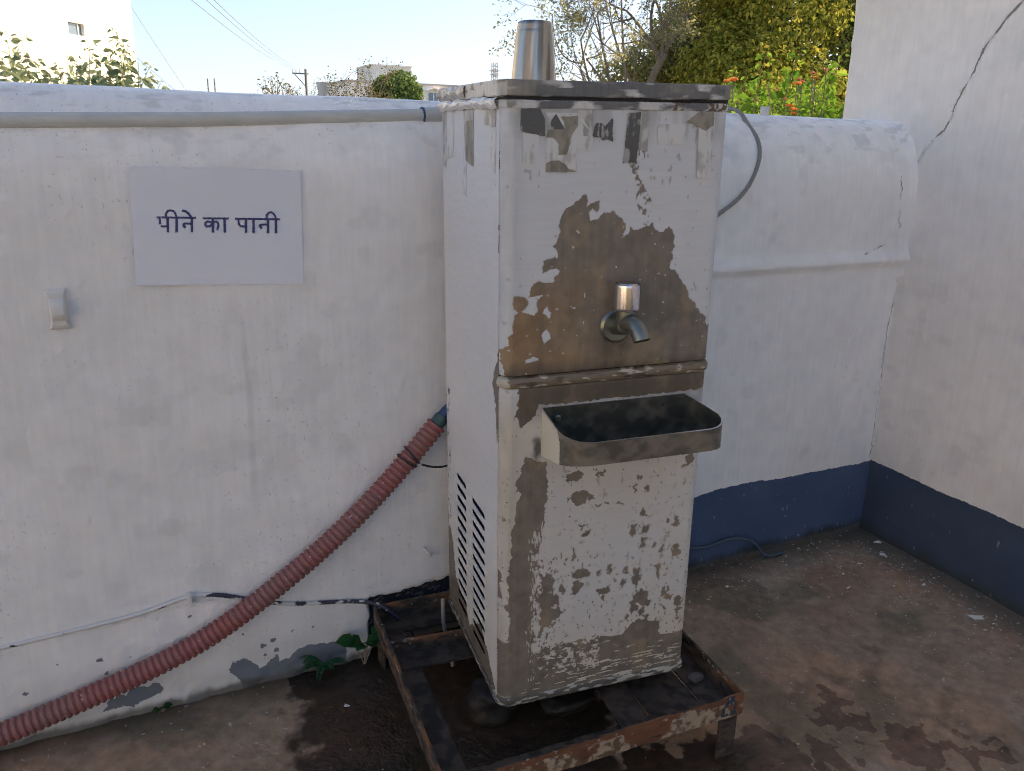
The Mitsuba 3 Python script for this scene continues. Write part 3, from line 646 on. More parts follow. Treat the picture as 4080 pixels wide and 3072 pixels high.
# lid: band, groove, flange
def ring(prof):
    a = wrap(prof)
    out = [a]
    for o1, o2, z1, z2 in [(prof[i][0], prof[i + 1][0], prof[i][1], prof[i + 1][1]) for i in range(len(prof) - 1)]:
        for xx, sg_ in ((-1, -1), (1, 1)):
            e0 = (-o1 if sg_ < 0 else CW + o1); e1 = (-o2 if sg_ < 0 else CW + o2)
            q = np.array([(e0, CR, z1), (e0, CD + 0.004, z1), (e1, CD + 0.004, z2), (e1, CR, z2)])
            out.append(trimesh.Trimesh(q, [[0, 1, 2], [0, 2, 3]], process=False))
    return cat_(out)
put(K + 'tape_band', C4(ring([(-0.001, 1.0695), (0.0018, 1.0700), (0.0022, 1.072), (0.0022, 1.0795), (0.0012, 1.0815), (-0.006, 1.0822)])), 'm_lid', 40)
lab(K + 'tape_band', 'band of old tape round the rim below the lid')
lidm = ring([(-0.006, 1.0855), (0.003, 1.0865), (0.0042, 1.0885), (0.0042, 1.1075), (0.003, 1.1100), (0.0, 1.1104)])
lidm.vertices[:, 2] += (meshkit.noise(lidm.vertices * 24.0, 3) - 0.5) * 0.003
top = box((0.001, 0.003, 1.104), (CW - 0.001, CD + 0.004, 1.1104))
put(K + 'lid', C4(cat_([lidm, top])), 'm_lid', 40)
put(K + 'lid__groove_filler', C4(box((0.004, 0.006, 1.076), (CW - 0.004, CD, 1.09))), 'm_dark')  # dark block filling the groove between band and flange
# loose crumpled tape on the left rim
def crumple(y0, y1, z0, z1, lift, seed):
    n = 22
    def fn(u, v):
        y = y0 + (y1 - y0) * u
        z = z0 + (z1 - z0) * v
        x = -0.0045 - lift * meshkit.fbm(np.stack([y * 60, z * 110, u * 0], -1), 3, seed) * np.sin(np.pi * np.clip(v, 0.0, 1.0))
        return np.stack([x, y, z + 0.004 * (meshkit.noise(np.stack([y * 45, u * 0, v * 2], -1), seed) - 0.5)], -1)
    return grid(40, n, fn)
put(K + 'tape_strip', C4(crumple(0.02, 0.375, 1.069, 1.086, 0.010, 5)), 'm_tape_pale', True)
put(K + 'tape_strip', C4(crumple(0.20, 0.385, 1.086, 1.108, 0.009, 6)), 'm_tape_grey', True)
# tape and torn labels on the front
def rough(poly, seed, amp=0.0012):
    p = sg.Polygon(poly).segmentize(0.004)
    c = np.array(p.exterior.coords)[:-1]
    c = c + (meshkit.noise(np.column_stack([c * 160, c[:, 0] * 0]), seed)[:, None] - 0.5) * amp * 2
    return sg.Polygon(c).buffer(0)
def front_patch(poly, t, mat, amp=0.0012, seed=1):
    e = extrude(rough(poly, seed, amp), 0.0003)
    v = np.asarray(e.vertices)
    m = trimesh.Trimesh(np.column_stack([v[:, 0], -t - v[:, 2] + 0.0, v[:, 1]]), e.faces, process=False)
    # follow the dents of the panel
    m.vertices[:, 1] += -0.0012
    return put(K + 'tape_strip', C4(m), mat)
front_patch([(0.0292, 1.0337), (0.055, 1.0339), (0.056, 0.988), (0.0298, 0.9902)], 0.0002, 'm_tape_pale', 0.0002)
front_patch([(0.0667, 1.0640), (0.1183, 1.0640), (0.1197, 0.9759), (0.0679, 0.9769)], 0.0002, 'm_tape_pale', 0.0002)
front_patch([(0.1189, 1.0680), (0.1442, 1.0680), (0.1442, 1.009), (0.1189, 1.0122)], 0.0003, 'm_tape_pale', 0.0002)
front_patch([(0.0255, 1.0521), (0.0258, 1.069), (0.034, 1.0693), (0.0568, 1.0695), (0.0643, 1.0525), (0.0648, 1.0294), (0.0257, 1.0362)], 0.0006, 'm_tape_dark', 0.0006)
front_patch([(0.0675, 1.0443), (0.082, 1.0625), (0.0978, 1.04), (0.0687, 1.0391)], 0.0012, 'm_tape_dark', 0.0004)
front_patch([(0.0676, 1.0391), (0.0978, 1.04), (0.090, 1.058), (0.1177, 1.0600), (0.1177, 1.0447), (0.1099, 1.0321), (0.1047, 1.0111), (0.1014, 1.0026), (0.0872, 1.0016), (0.088, 1.0174), (0.0783, 1.0278), (0.0672, 1.0282)], 0.0006, 'm_tape_brown', 0.0016, 3)
front_patch([(0.0676, 0.9901), (0.080, 0.9945), (0.091, 0.9931), (0.1056, 0.9824), (0.1197, 0.9759), (0.0679, 0.9769)], 0.0006, 'm_tape_brown', 0.0010, 4)
front_patch([(0.1192, 1.0685), (0.1441, 1.0689), (0.1446, 1.0292)], 0.0006, 'm_tape_grey', 0.0008)
front_patch([(0.1269, 1.0491), (0.140, 1.0365), (0.1454, 1.0301), (0.1278, 1.0301)], 0.0010, 'm_tape_grey', 0.0008)
front_patch([(0.1454, 1.0365), (0.150, 1.050), (0.165, 1.045), (0.177, 1.0579), (0.1789, 1.0214), (0.1454, 1.0290)], 0.0006, 'm_tape_dark', 0.0022, 6)
front_patch([(0.2035, 1.0656), (0.2256, 1.0669), (0.2253, 1.0328), (0.2217, 0.9898), (0.1991, 0.9899)], 0.0006, 'm_tape_dark', 0.0008)
front_patch([(0.223, 1.069), (0.2404, 1.0692), (0.2408, 1.0057), (0.2254, 1.0101)], 0.0003, 'm_tape_grey', 0.0006)
front_patch([(0.3307, 1.0685), (0.3595, 1.0689), (0.3592, 0.9632), (0.3334, 0.9662)], 0.0003, 'm_tape_pale', 0.0003)
front_patch([(0.3076, 1.0529), (0.3294, 1.0685), (0.3582, 1.0689), (0.359, 1.049), (0.3453, 1.0401), (0.3263, 1.0465)], 0.0007, 'm_tape_brown', 0.0014, 7)
front_patch([(0.2568, 1.0491), (0.3075, 1.0498), (0.3075, 1.0179), (0.2578, 1.0177)], 0.0002, 'm_tape_pale', 0.0001)
def side_patch(poly, t, mat, amp=0.0006, seed=2):
    e = extrude(rough(poly, seed, amp), 0.0003)
    put(K + 'tape_strip', C4(yz_to_x(e, -t - 0.0002)), mat)
side_patch([(0.3754, 1.068), (0.346, 1.068), (0.3518, 0.966), (0.3771, 0.9702)], 0.0002, 'm_tape_grey')
side_patch([(0.3448, 1.066), (0.2974, 1.067), (0.301, 0.9885), (0.3225, 0.9847), (0.3498, 0.9791)], 0.0002, 'm_tape_pale', 0.0012)
side_patch([(0.2267, 1.0687), (0.1653, 1.069), (0.1667, 0.9775), (0.2155, 0.9854)], 0.0006, 'm_tape_grey', 0.0010)
side_patch([(0.206, 1.05), (0.170, 1.052), (0.1667, 0.9775), (0.2100, 0.9850)], 0.0010, 'm_tape_brown', 0.0014, 5)
side_patch([(0.231, 1.0512), (0.2057, 1.0512), (0.2105, 0.9232), (0.2364, 0.9277)], 0.0002, 'm_tape_pale', 0.0002)
side_patch([(0.0975, 1.0688), (0.0384, 1.0699), (0.0402, 1.0415), (0.0998, 1.0449)], 0.0005, 'm_tape_grey', 0.0012)
side_patch([(0.0669, 1.0413), (0.0393, 1.0415), (0.0414, 0.9726), (0.0678, 0.9795)], 0.0002, 'm_tape_pale', 0.0002)
# drip tray
def tray_outline(o):
    a = np.linspace(np.pi, 1.5 * np.pi, 12); r = 0.048
    l = np.stack([0.070 + r + (r + o) * np.cos(a), -0.120 + r + (r + o) * np.sin(a)], 1)
    b = np.linspace(1.5 * np.pi, 2 * np.pi, 12); r2 = 0.044
    q = np.stack([0.368 - r2 + (r2 + o) * np.cos(b), -0.120 + r2 + (r2 + o) * np.sin(b)], 1)
    return np.vstack([[(0.070 - o, -0.0008)], [(0.070 - o, -0.04)], l, q, [(0.359 + o, -0.04)], [(0.345 + o, -0.0008)]])
def tray_mesh():
    out, inn = tray_outline(0.0), tray_outline(-0.0022)
    zt = lambda p: 0.589 + p[:, 1] * 0.19
    zb = lambda p: 0.503 - p[:, 1] * 0.20
    def rows(*rs):
        nv = len(rs[0]); v = np.vstack(rs)
        i, j = np.meshgrid(np.arange(len(rs) - 1), np.arange(nv - 1), indexing='ij')
        q = np.stack([i * nv + j, i * nv + j + 1, (i + 1) * nv + j + 1, (i + 1) * nv + j], -1).reshape(-1, 4)
        return trimesh.Trimesh(v, np.vstack([q[:, [0, 1, 2]], q[:, [0, 2, 3]]]), process=False)
    side_ = rows(np.column_stack([out, zb(out)]), np.column_stack([out, zt(out)]))
    rim = rows(np.column_stack([out, zt(out)]), np.column_stack([inn, zt(inn)]))
    inner = rows(np.column_stack([inn, zt(inn)]), np.column_stack([inn, zb(inn)]))
    fl_ = extrude(sg.Polygon(inn), 0.0015)
    v = np.asarray(fl_.vertices)
    fl_ = trimesh.Trimesh(np.column_stack([v[:, :2], v[:, 2] + 0.505 - v[:, 1] * 0.20 + 0.004]), fl_.faces, process=False)
    return side_, rim, inner, fl_
side_, rim_, inner_, tfl_ = tray_mesh()
put(K + 'drip_tray', C4(side_), 'm_tray', 40)
put(K + 'drip_tray__rim', C4(rim_), 'm_rim_highlight', 40)
put(K + 'drip_tray__inner_wall', C4(inner_), 'm_tray_in', 40)
lab(K + 'drip_tray', 'projecting metal drip tray below the tap, wet and dark inside')
put(K + 'drip_tray__tray_floor', C4(tfl_), 'm_tray_in')
put(K + 'drip_tray__back_plate', C4(box((0.0716, -0.0022, 0.505), (0.3434, -0.0008, 0.590))), 'm_tray_in')
def disc_along(c, axis, r, h, sides=24, bev=0.0):
    prof = [(0, 0), (r, 0), (r, h - bev), (r - bev, h), (0, h)]
    m = lathe(prof, sides)
    R = trimesh.geometry.align_vectors([0, 0, 1], axis)
    m.apply_transform(R); m.apply_translation(c)
    return m
put(K + 'drip_tray__bolt', C4(disc_along((0.098, -0.0022, 0.570), (0, -1, 0), 0.0065, 0.006, 8, 0.002)), 'm_brass', 30)
put(K + 'drip_tray__bolt', C4(disc_along((0.300, -0.0022, 0.574), (0, -1, 0), 0.003, 0.002, 10, 0.001)), 'm_dark', 30)
# tap
TX, TZ = 0.200, 0.7235
put(K + 'tap__wall_flange', C4(disc_along((TX, -0.0005, TZ), (0, -1, 0.05), 0.0285, 0.006, 44, 0.004)), 'm_brass', 40)
put(K + 'tap', C4(cat_([tube(spline([(TX, -0.002, TZ + 0.001), (TX, -0.016, TZ + 0.004), (TX, -0.040, TZ + 0.010)], 14), 0.0155, 24),
                        tube(spline([(TX, -0.032, TZ + 0.004), (TX, -0.036, TZ + 0.022), (TX, -0.036, TZ + 0.042)], 12), 0.0155, 24)])), 'm_brass', 40)
lab(K + 'tap', 'push tap with polished round handle and short curved spout')
sp = spline([(TX, -0.028, TZ + 0.013), (TX + 0.002, -0.048, TZ + 0.016), (TX + 0.0045, -0.066, TZ + 0.013), (TX + 0.006, -0.080, TZ + 0.002), (TX + 0.0065, -0.085, TZ - 0.006)], 20)
put(K + 'tap__spout', C4(cat_([tube(sp, np.linspace(0.0158, 0.0140, 20), 24, cap=False), tube(sp, np.linspace(0.0130, 0.0120, 20), 24, cap=False)])), 'm_brass', 60)
hp = [(0, 0.034), (0.017, 0.034), (0.0212, 0.0355), (0.0226, 0.040), (0.0220, 0.074), (0.0212, 0.0775), (0.0190, 0.0790)]
hm = lathe(hp, 40)
hm.apply_translation((TX, -0.036, TZ + 0.0005))
put(K + 'tap__handle', C4(hm), 'm_chrome', 35)
cap_ = lathe([(0.0180, 0.0782), (0.0172, 0.0797), (0.0, 0.0802)], 40)
cap_.apply_translation((TX, -0.036, TZ + 0.0005))
put(K + 'tap__handle__cap', C4(cap_), 'm_chrome', 35) if False else put(K + 'tap__handle_cap', C4(cap_), 'm_chrome', 35)
# feet
for fx, fy in ((0.035, 0.035), (CW - 0.035, 0.035), (0.035, CD - 0.035), (CW - 0.035, CD - 0.035)):
    put(K + 'foot', C4(disc_along((fx, fy, -0.030), (0, 0, 1), 0.013, 0.030, 8, 0.002)), 'm_stone')

# steel tumbler upside down on the lid
tp = np.array([(0.120, 0.205, CH)]) @ CM.T + CO
prof = [(0.0400, 0.0), (0.0406, 0.0015), (0.0399, 0.003), (0.0388, 0.008), (0.0322, 0.084), (0.0306, 0.0885), (0.0308, 0.0895), (0.0300, 0.0955), (0.0302, 0.0965), (0.0294, 0.1010), (0.0272, 0.1030), (0.0258, 0.1020), (0.0, 0.1012)]
tm = lathe(prof, 64)
tm.apply_translation(tp[0])
put('steel_tumbler', tm, 'm_tumbler', 40)
lab('steel_tumbler', 'dull steel drinking tumbler turned upside down on the lid of the water cooler', 'tumbler')

#@@STAND@@
# ------------------------------------------------------------------ rusty angle-iron stand
SC = {'fl': np.array([0.405, 1.024]), 'fr': np.array([1.016, 1.002]), 'br': np.array([1.072, 1.560]), 'bl': np.array([0.458, 1.592])}
ZT, ZF, LEG = 0.142, 0.097, 0.058
def rail(a, b, inner, n=60, seed=0, flange=LEG):
    """angle iron from a to b (plan), horizontal flange pointing to 'inner'"""
    a, b = np.array(a, float), np.array(b, float)
    d = (b - a) / np.linalg.norm(b - a)
    nrm = np.array([-d[1], d[0]])
    if nrm @ (np.array(inner) - a) < 0: nrm = -nrm
    pr_ = [(0, ZF - 0.002), (0, ZT), (0.0045, ZT), (0.0045, ZF + 0.003), (flange, ZF + 0.003), (flange, ZF - 0.002)]
    rows = []
    for k, t in enumerate(np.linspace(0, 1, n)):
        c = a + (b - a) * t
        for o, z in pr_:
            e = (meshkit.noise(np.array([c[0] * 45, c[1] * 45, seed + z * 60])) - 0.5) * 0.0030
            q = c + nrm * (o + e)
            rows.append((q[0], q[1], z + (e * 0.9 if z > ZF + 0.01 or o > 0.03 else 0)))
    v = np.array(rows); m_ = len(pr_)
    i, j = np.meshgrid(np.arange(n - 1), np.arange(m_), indexing='ij')
    qd = np.stack([i * m_ + j, i * m_ + (j + 1) % m_, (i + 1) * m_ + (j + 1) % m_, (i + 1) * m_ + j], -1).reshape(-1, 4)
    f = np.vstack([qd[:, [0, 1, 2]], qd[:, [0, 2, 3]]])
    caps = [[0, 2, 1], [0, 3, 2], [0, 4, 3], [0, 5, 4]]
    e0 = (n - 1) * m_
    caps += [[e0 + x for x in (0, 1, 2)], [e0 + x for x in (0, 2, 3)], [e0 + x for x in (0, 3, 4)], [e0 + x for x in (0, 4, 5)]]
    m = trimesh.Trimesh(v, np.vstack([f, caps]), process=False)
    m.fix_normals()
    return m
ctr = sum(SC.values()) / 4
S = 'metal_stand__'
lab('metal_stand', 'low rusty angle-iron stand with flaking edges under the water cooler', 'stand')
put(S + 'rail', rail(SC['fl'] + [0.0, 0], SC['fr'], ctr, 90, 1), 'm_rust')
lab(S + 'rail', 'front rail with pale flaking crust')
put(S + 'rail', rail(SC['fl'] + (SC['bl'] - SC['fl']) * 0.010, SC['bl'], ctr, 80, 2), 'm_rust')
put(S + 'rail', rail(SC['fr'] + (SC['br'] - SC['fr']) * 0.010, SC['br'], ctr, 80, 3), 'm_rust')
put(S + 'rail', rail(SC['bl'] + [0.006, -0.002], SC['br'] + [-0.006, -0.002], ctr, 60, 4), 'm_rust')
def lerp(a, b, t): return a + (b - a) * t
ca, cb = lerp(SC['fl'], SC['bl'], 0.70), lerp(SC['fr'], SC['br'], 0.62)
d_ = (cb - ca) / np.linalg.norm(cb - ca)
def bar(a, b, w, z0, z1, n=40, seed=5):
    a, b = np.array(a, float), np.array(b, float)
    d = (b - a) / np.linalg.norm(b - a); nr = np.array([-d[1], d[0]])
    m = trimesh.creation.box(extents=(1, 1, 1)).subdivide_to_size(0.12) if False else trimesh.creation.box(extents=(1, 1, 1))
    v = np.asarray(m.vertices)
    q = a + (v[:, :1] + 0.5) * (b - a) + v[:, 1:2] * w * nr
    return trimesh.Trimesh(np.column_stack([q, np.where(v[:, 2] > 0, z1, z0)]), m.faces, process=False)
put(S + 'cross_bar', cat_([bar(ca + d_ * 0.006, cb - d_ * 0.006, 0.055, ZF + 0.0035, ZF + 0.0085), bar(ca + d_ * 0.006 + [0, 0.027], cb - d_ * 0.006 + [0, 0.027], 0.005, ZF + 0.009, ZT - 0.004)]), 'm_rust')
put(S + 'cross_bar', bar((0.862, 1.42), (0.795, 1.010), 0.062, ZF + 0.0045, ZF + 0.009), 'm_rust')
put(S + 'mossy_plate', grid(40, 40, lambda u, v: np.stack([0.845 + 0.115 * u + 0.03 * v, 1.02 + 0.34 * v, 0.0905 + 0.006 * meshkit.fbm(np.stack([u * 7, v * 16, u * 0], -1), 4, 4)], -1)), 'm_rust', True)
for cnr, dx, dy in (('fl', 1, 1), ('fr', -1, 1), ('br', -1, -1), ('bl', 1, -1)):
    c = SC[cnr] + np.array([dx * 0.006, dy * 0.006])
    l1 = box((min(c[0], c[0] + dx * 0.042), min(c[1], c[1] + dy * 0.005), -0.004), (max(c[0], c[0] + dx * 0.042), max(c[1], c[1] + dy * 0.005), ZF - 0.003))
    l2 = box((min(c[0], c[0] + dx * 0.005), min(c[1] + dy * 0.0055, c[1] + dy * 0.042), -0.004), (max(c[0], c[0] + dx * 0.005), max(c[1] + dy * 0.0055, c[1] + dy * 0.042), ZF - 0.003))
    put(S + 'leg', cat_([l1, l2]), 'm_rust')

def stone(c, r, seed, sub=3):
    m = trimesh.creation.icosphere(subdivisions=sub)
    v = np.asarray(m.vertices)
    k = 0.72 + 0.55 * meshkit.fbm(v * 1.3 + seed * 7.3, 3, seed)
    v = np.sign(v) * np.abs(v) ** 0.8 * k[:, None] * np.array(r)
    m.vertices = v + np.array(c)
    return m
put('stone', stone((0.625, 1.310, 0.036), (0.054, 0.050, 0.050), 3), 'm_stone', 50)
lab('stone', 'dark upright stone under the left front corner of the cooler', 'stone')
put('stone_001', stone((0.785, 1.275, 0.016), (0.062, 0.045, 0.022), 8), 'm_stone', 50)
lab('stone_001', 'flat dark stone on the floor under the middle of the cooler front', 'stone')
put('stone_002', stone((0.995, 1.118, ZF + 0.009), (0.017, 0.012, 0.008), 5, 2), 'm_pebble', 50)
lab('stone_002', 'small grey pebble lying on the right rail of the rusty stand', 'stone')

#@@SMALL@@
# ------------------------------------------------------------------ hose, pipe, sign, cables
hpts = spline([(-0.62, 1.545, 0.024), (-0.45, 1.575, 0.026), (-0.276, 1.588, 0.050), (-0.08, 1.588, 0.096), (0.116, 1.587, 0.164), (0.240, 1.586, 0.236), (0.353, 1.585, 0.314), (0.485, 1.582, 0.428), (0.607, 1.578, 0.558)], 1300)
hl = np.r_[0, np.cumsum(np.linalg.norm(np.diff(hpts, axis=0), axis=1))]
ph = (hl / 0.0128) % 1.0
hr = 0.0186 + 0.0042 * np.clip(np.sin(np.pi * np.clip((ph - 0.12) / 0.76, 0, 1)), 0, 1) ** 0.45
put('drain_hose', tube(hpts, hr, 28), 'm_hose', True)
lab('drain_hose', 'ribbed red drain hose running down the wall to the lower left', 'hose')
hd = hpts[-1] - hpts[-12]; hd /= np.linalg.norm(hd)
put('drain_hose__inner_pipe', tube([hpts[-1] - hd * 0.01, hpts[-1] + hd * 0.022], 0.0165, 20), 'm_green_pipe', 40)
put('drain_hose__connector', tube(spline([hpts[-1] + hd * 0.018, hpts[-1] + hd * 0.035 + [0.005, 0, 0.004], hpts[-1] + [0.05, -0.005, 0.045]], 10), 0.013, 18), 'm_blue_plastic', 40)
def loop(i, tilt):
    c = hpts[i]; t = hpts[i + 1] - hpts[i]; t /= np.linalg.norm(t)
    a = np.cross(t, [0, 1, 0]); a /= np.linalg.norm(a); b = np.cross(t, a)
    an = np.linspace(0, 2 * np.pi, 30)
    return np.array([c + 0.0238 * (np.cos(w) * a + np.sin(w) * b) + t * tilt * np.cos(w) for w in an])
wire = [tube(loop(-80, 0.004), 0.0022, 8), tube(loop(-95, -0.003), 0.0022, 8), tube(spline([hpts[-88] + [0.022, -0.018, -0.012], hpts[-88] + [0.045, -0.016, -0.022], hpts[-88] + [0.085, -0.005, -0.030]], 12), 0.0024, 8)]
put('tie_wire', cat_(wire), 'm_black', 40)
lab('tie_wire', 'black wire twisted round the upper end of the red hose', 'wire')

px = np.linspace(-1.2, 0.628, 60)
pz = np.interp(px, [-1.2, -0.128, 0.2, 0.612, 0.7], [1.128, 1.1655, 1.1765, 1.1965, 1.200])
pp = np.array([(x, wall_y(x, z) - 0.006, z) for x, z in zip(px, pz)])
put('plastic_pipe', tube(pp, 0.0128, 20), 'm_pipe', 40)
lab('plastic_pipe', 'pale grey plastic water pipe lying along the shoulder of the parapet', 'pipe')
e = pp[-1]
put('plastic_pipe__coupling', tube([e + [-0.012, 0, -0.0004], e + [0.05, 0, 0.002]], 0.0158, 20), 'm_pipe', 40)
put('plastic_pipe__blue_ring', tube([e + [-0.0138, 0, -0.0004], e + [-0.0105, 0, -0.0003]], 0.0163, 20), 'm_blue_plastic', 40)
put('plastic_pipe__elbow', tube(spline([e + [0.045, 0, 0.002], e + [0.10, -0.02, 0.0], e + [0.13, -0.06, -0.005]], 14), 0.013, 16), 'm_pipe', 40)

# paper sign
sc = np.array([(0.054, 1.095), (0.349, 1.088), (0.344, 0.874), (0.045, 0.887)])
def sign_fn(u, v):
    a = sc[0] + (sc[1] - sc[0]) * u[..., None]
    b = sc[3] + (sc[2] - sc[3]) * u[..., None]
    q = a + (b - a) * v[..., None]
    y = 1.6122 - 0.0005 * np.sin(u * 5 + v * 2)
    return np.stack([q[..., 0], y, q[..., 1]], -1)
put('paper_sign__sheet', grid(20, 16, sign_fn), 'm_paper', True)
lab('paper_sign', 'bluish white paper notice pasted on the parapet with dark blue Hindi words', 'sign')
TEXT = [([(0.0986, 1.0067), (0.1562, 1.0048)], 0), ([(0.0905, 1.0069), (0.0968, 1.0068)], 0), ([(0.0954, 1.0068), (0.095, 0.9949)], 0), ([(0.0961, 0.9918), (0.0994, 0.9908), (0.1045, 0.9911), (0.1075, 0.9915)], 0), ([(0.1085, 1.0069), (0.1066, 0.9803)], 1), ([(0.1235, 1.0066), (0.1213, 0.9799)], 1), ([(0.1059, 1.0069), (0.1062, 1.0132), (0.1095, 1.0177), (0.1138, 1.019), (0.1185, 1.0179), (0.1219, 1.0138), (0.1235, 1.0066)], 0), ([(0.1489, 1.0052), (0.1471, 0.9792)], 1), ([(0.1481, 0.9948), (0.1375, 0.995), (0.1331, 0.994)], 0), ([(0.1331, 0.994), (0.1349, 0.99), (0.1364, 0.9872)], 1), ([(0.1334, 1.0182), (0.1393, 1.0168), (0.1445, 1.012), (0.1484, 1.0052)], 1),
        ([(0.1679, 1.0039), (0.2128, 1.0026)], 0), ([(0.1852, 1.0035), (0.1832, 0.9776)], 1), ([(0.1843, 0.9915), (0.1814, 0.9962), (0.1763, 0.9982), (0.1718, 0.9959), (0.1708, 0.9919), (0.1737, 0.9885), (0.1788, 0.9893), (0.1845, 0.9947)], 0), ([(0.1846, 0.995), (0.1896, 0.9979), (0.1933, 0.9954), (0.1938, 0.9895), (0.1907, 0.9819)], 0), ([(0.2055, 1.0027), (0.204, 0.9771)], 1),
        ([(0.2241, 1.0018), (0.3052, 0.9992)], 0), ([(0.2299, 1.0017), (0.2298, 0.9923), (0.2332, 0.9879), (0.2419, 0.9873)], 0), ([(0.2433, 1.0014), (0.2417, 0.9755)], 1), ([(0.2569, 1.0008), (0.2555, 0.9747)], 1), ([(0.2832, 1.0), (0.2819, 0.9738)], 1), ([(0.2825, 0.9898), (0.2722, 0.99), (0.2669, 0.989)], 0), ([(0.2669, 0.989), (0.2691, 0.9852), (0.2706, 0.9825)], 1), ([(0.2807, 1.0001), (0.2811, 1.0069), (0.2848, 1.0113), (0.2896, 1.0128), (0.2941, 1.0099), (0.2968, 1.0051), (0.298, 0.9997)], 0), ([(0.2977, 0.9997), (0.2965, 0.9733)], 1)]
def word(sub, name):
    polys = [sg.LineString(s).buffer(0.0021 if heavy else 0.0017, cap_style='flat', join_style='round') for s, heavy in sub]
    e = extrude(shapely.union_all(polys).buffer(0.0001), 0.0003)
    v = np.asarray(e.vertices)
    put(name, trimesh.Trimesh(np.column_stack([v[:, 0], 1.6113 - v[:, 2], v[:, 1]]), e.faces, process=False), 'm_ink')
word(TEXT[:11], 'paper_sign__word'); word(TEXT[11:16], 'paper_sign__word'); word(TEXT[16:], 'paper_sign__word')

# painted-over saddle clip at the left
_cz = np.linspace(0.036, -0.036, 40)
ck = np.stack([np.interp(np.abs(_cz), [0, 0.007, 0.013, 0.0165, 0.019, 0.026, 0.033, 0.036], [0.019, 0.0185, 0.0155, 0.010, 0.0035, 0.005, 0.002, -0.003]), _cz], 1)
def clip_fn(u, v):
    k = np.clip((u[:, 0] * 39), 0, 39).astype(int)
    d = np.broadcast_to(ck[k][:, None, 0], u.shape); z = np.broadcast_to(ck[k][:, None, 1], u.shape)
    w = 0.0135 + 0.005 * np.exp(-((np.abs(z) - 0.04) / 0.012) ** 2)
    edge = np.abs(v - 0.5) * 2
    y0 = 1.611
    return np.stack([-0.083 + (v - 0.5) * 2 * w - 0.08 * 0 * z, y0 - d * (1 - 0.15 * edge ** 4) * (edge < 0.97) + 0.004 * (edge >= 0.97), 0.853 + z], -1)
put('wall_clip', grid(40, 14, clip_fn), 'm_white', True)
lab('wall_clip', 'empty pipe clip painted over in white on the left of the parapet', 'clip')
put('cable_clip', cat_([tube(spline([(0.588, 1.612, 0.247), (0.588, 1.598, 0.247), (0.594, 1.594, 0.240), (0.600, 1.600, 0.232), (0.600, 1.613, 0.230)], 16), 0.0032, 8)]), 'm_white', True)
lab('cable_clip', 'small bent white nail clip low on the parapet beside the cooler', 'clip')

# thin cable along the foot of the parapet
cp = [(x, wall_y(x, z) - 0.004, z) for x, z in [(-0.9, 0.19), (-0.6, 0.205), (-0.4, 0.213), (-0.255, 0.219), (-0.099, 0.225), (0.02, 0.236), (0.081, 0.246), (0.105, 0.244), (0.217, 0.201), (0.33, 0.168), (0.42, 0.150)]]
cp += [(0.449, 1.606, 0.144), (0.470, 1.585, 0.143), (0.493, 1.575, 0.125), (0.522, 1.570, 0.088), (0.540, 1.565, 0.055), (0.545, 1.560, 0.01)]
put('floor_cable', tube(spline(cp, 240), 0.0044, 10), 'm_cable', True)
lab('floor_cable', 'thin cable, partly painted white, along the foot of the parapet behind the red hose', 'cable')
put('floor_cable__clip', cat_([box((0.076, 1.596, 0.236), (0.083, 1.614, 0.256)), box((0.079, 1.598, 0.229), (0.090, 1.613, 0.237))]), 'm_white')
put('hanging_cable', tube(spline([(0.598, 1.52, 0.165), (0.594, 1.51, 0.14), (0.594, 1.505, 0.11), (0.600, 1.50, 0.07), (0.61, 1.49, 0.005)], 30), 0.0045, 10), 'm_grey_cable', True)
lab('hanging_cable', 'short grey cable hanging down behind the left rear corner of the cooler', 'cable')
# cable over the coping on the right
gc = []
for x, z in [(1.30, 0.93), (1.364, 0.984), (1.427, 1.024), (1.458, 1.055), (1.482, 1.095), (1.498, 1.135), (1.501, 1.175), (1.497, 1.205)]:
    gc.append((x, wall_y(x, z) - 0.0045, z))
gc += [(1.488, 1.722, 1.2325), (1.475, 1.78, 1.2385), (1.47, 1.85, 1.238)]
put('grey_cable', tube(spline(gc, 120), 0.0050, 12), 'm_grey_cable', True)
lab('grey_cable', 'grey cable draped over the coping right of the cooler', 'cable')
pg = trimesh.creation.cylinder(radius=0.011, height=0.04, sections=10).subdivide().subdivide()
pg.vertices = np.asarray(pg.vertices) * (1 + 0.35 * (meshkit.noise(np.asarray(pg.vertices) * 60, 3)[:, None] - 0.4)) + np.array([1.606, 1.76, 1.229])
put('rod_stub', pg, 'm_white', True)
lab('rod_stub', 'whitewashed stub of a cut rod on the coping beside the grey cable', 'stub')
pg = trimesh.creation.cylinder(radius=0.0095, height=0.06, sections=14).subdivide().subdivide()
v = np.asarray(pg.vertices)
v[:, :2] *= (1.0 + 0.3 * (v[:, 2:3] > 0.02) + 0.35 * (meshkit.noise(v * 50, 5)[:, None] - 0.5))
pg.vertices = v + np.array([0.434, 1.765, 1.226])
put('rod_stub_001', pg, 'm_pipe', True)
lab('rod_stub_001', 'grey stub of a cut post on top of the parapet left of the cooler', 'stub')
bc = [(1.02, 1.60, 0.05), (1.20, 1.612, 0.068), (1.37, 1.619, 0.074), (1.44, 1.618, 0.068), (1.51, 1.612, 0.079), (1.56, 1.605, 0.070), (1.60, 1.598, 0.045), (1.625, 1.592, 0.014), (1.66, 1.588, 0.008), (1.70, 1.59, 0.006)]
put('blue_cable', tube(spline(bc, 90), 0.0046, 10), 'm_blue_cable', True)
lab('blue_cable', 'cable painted blue lying against the blue foot of the parapet', 'cable')

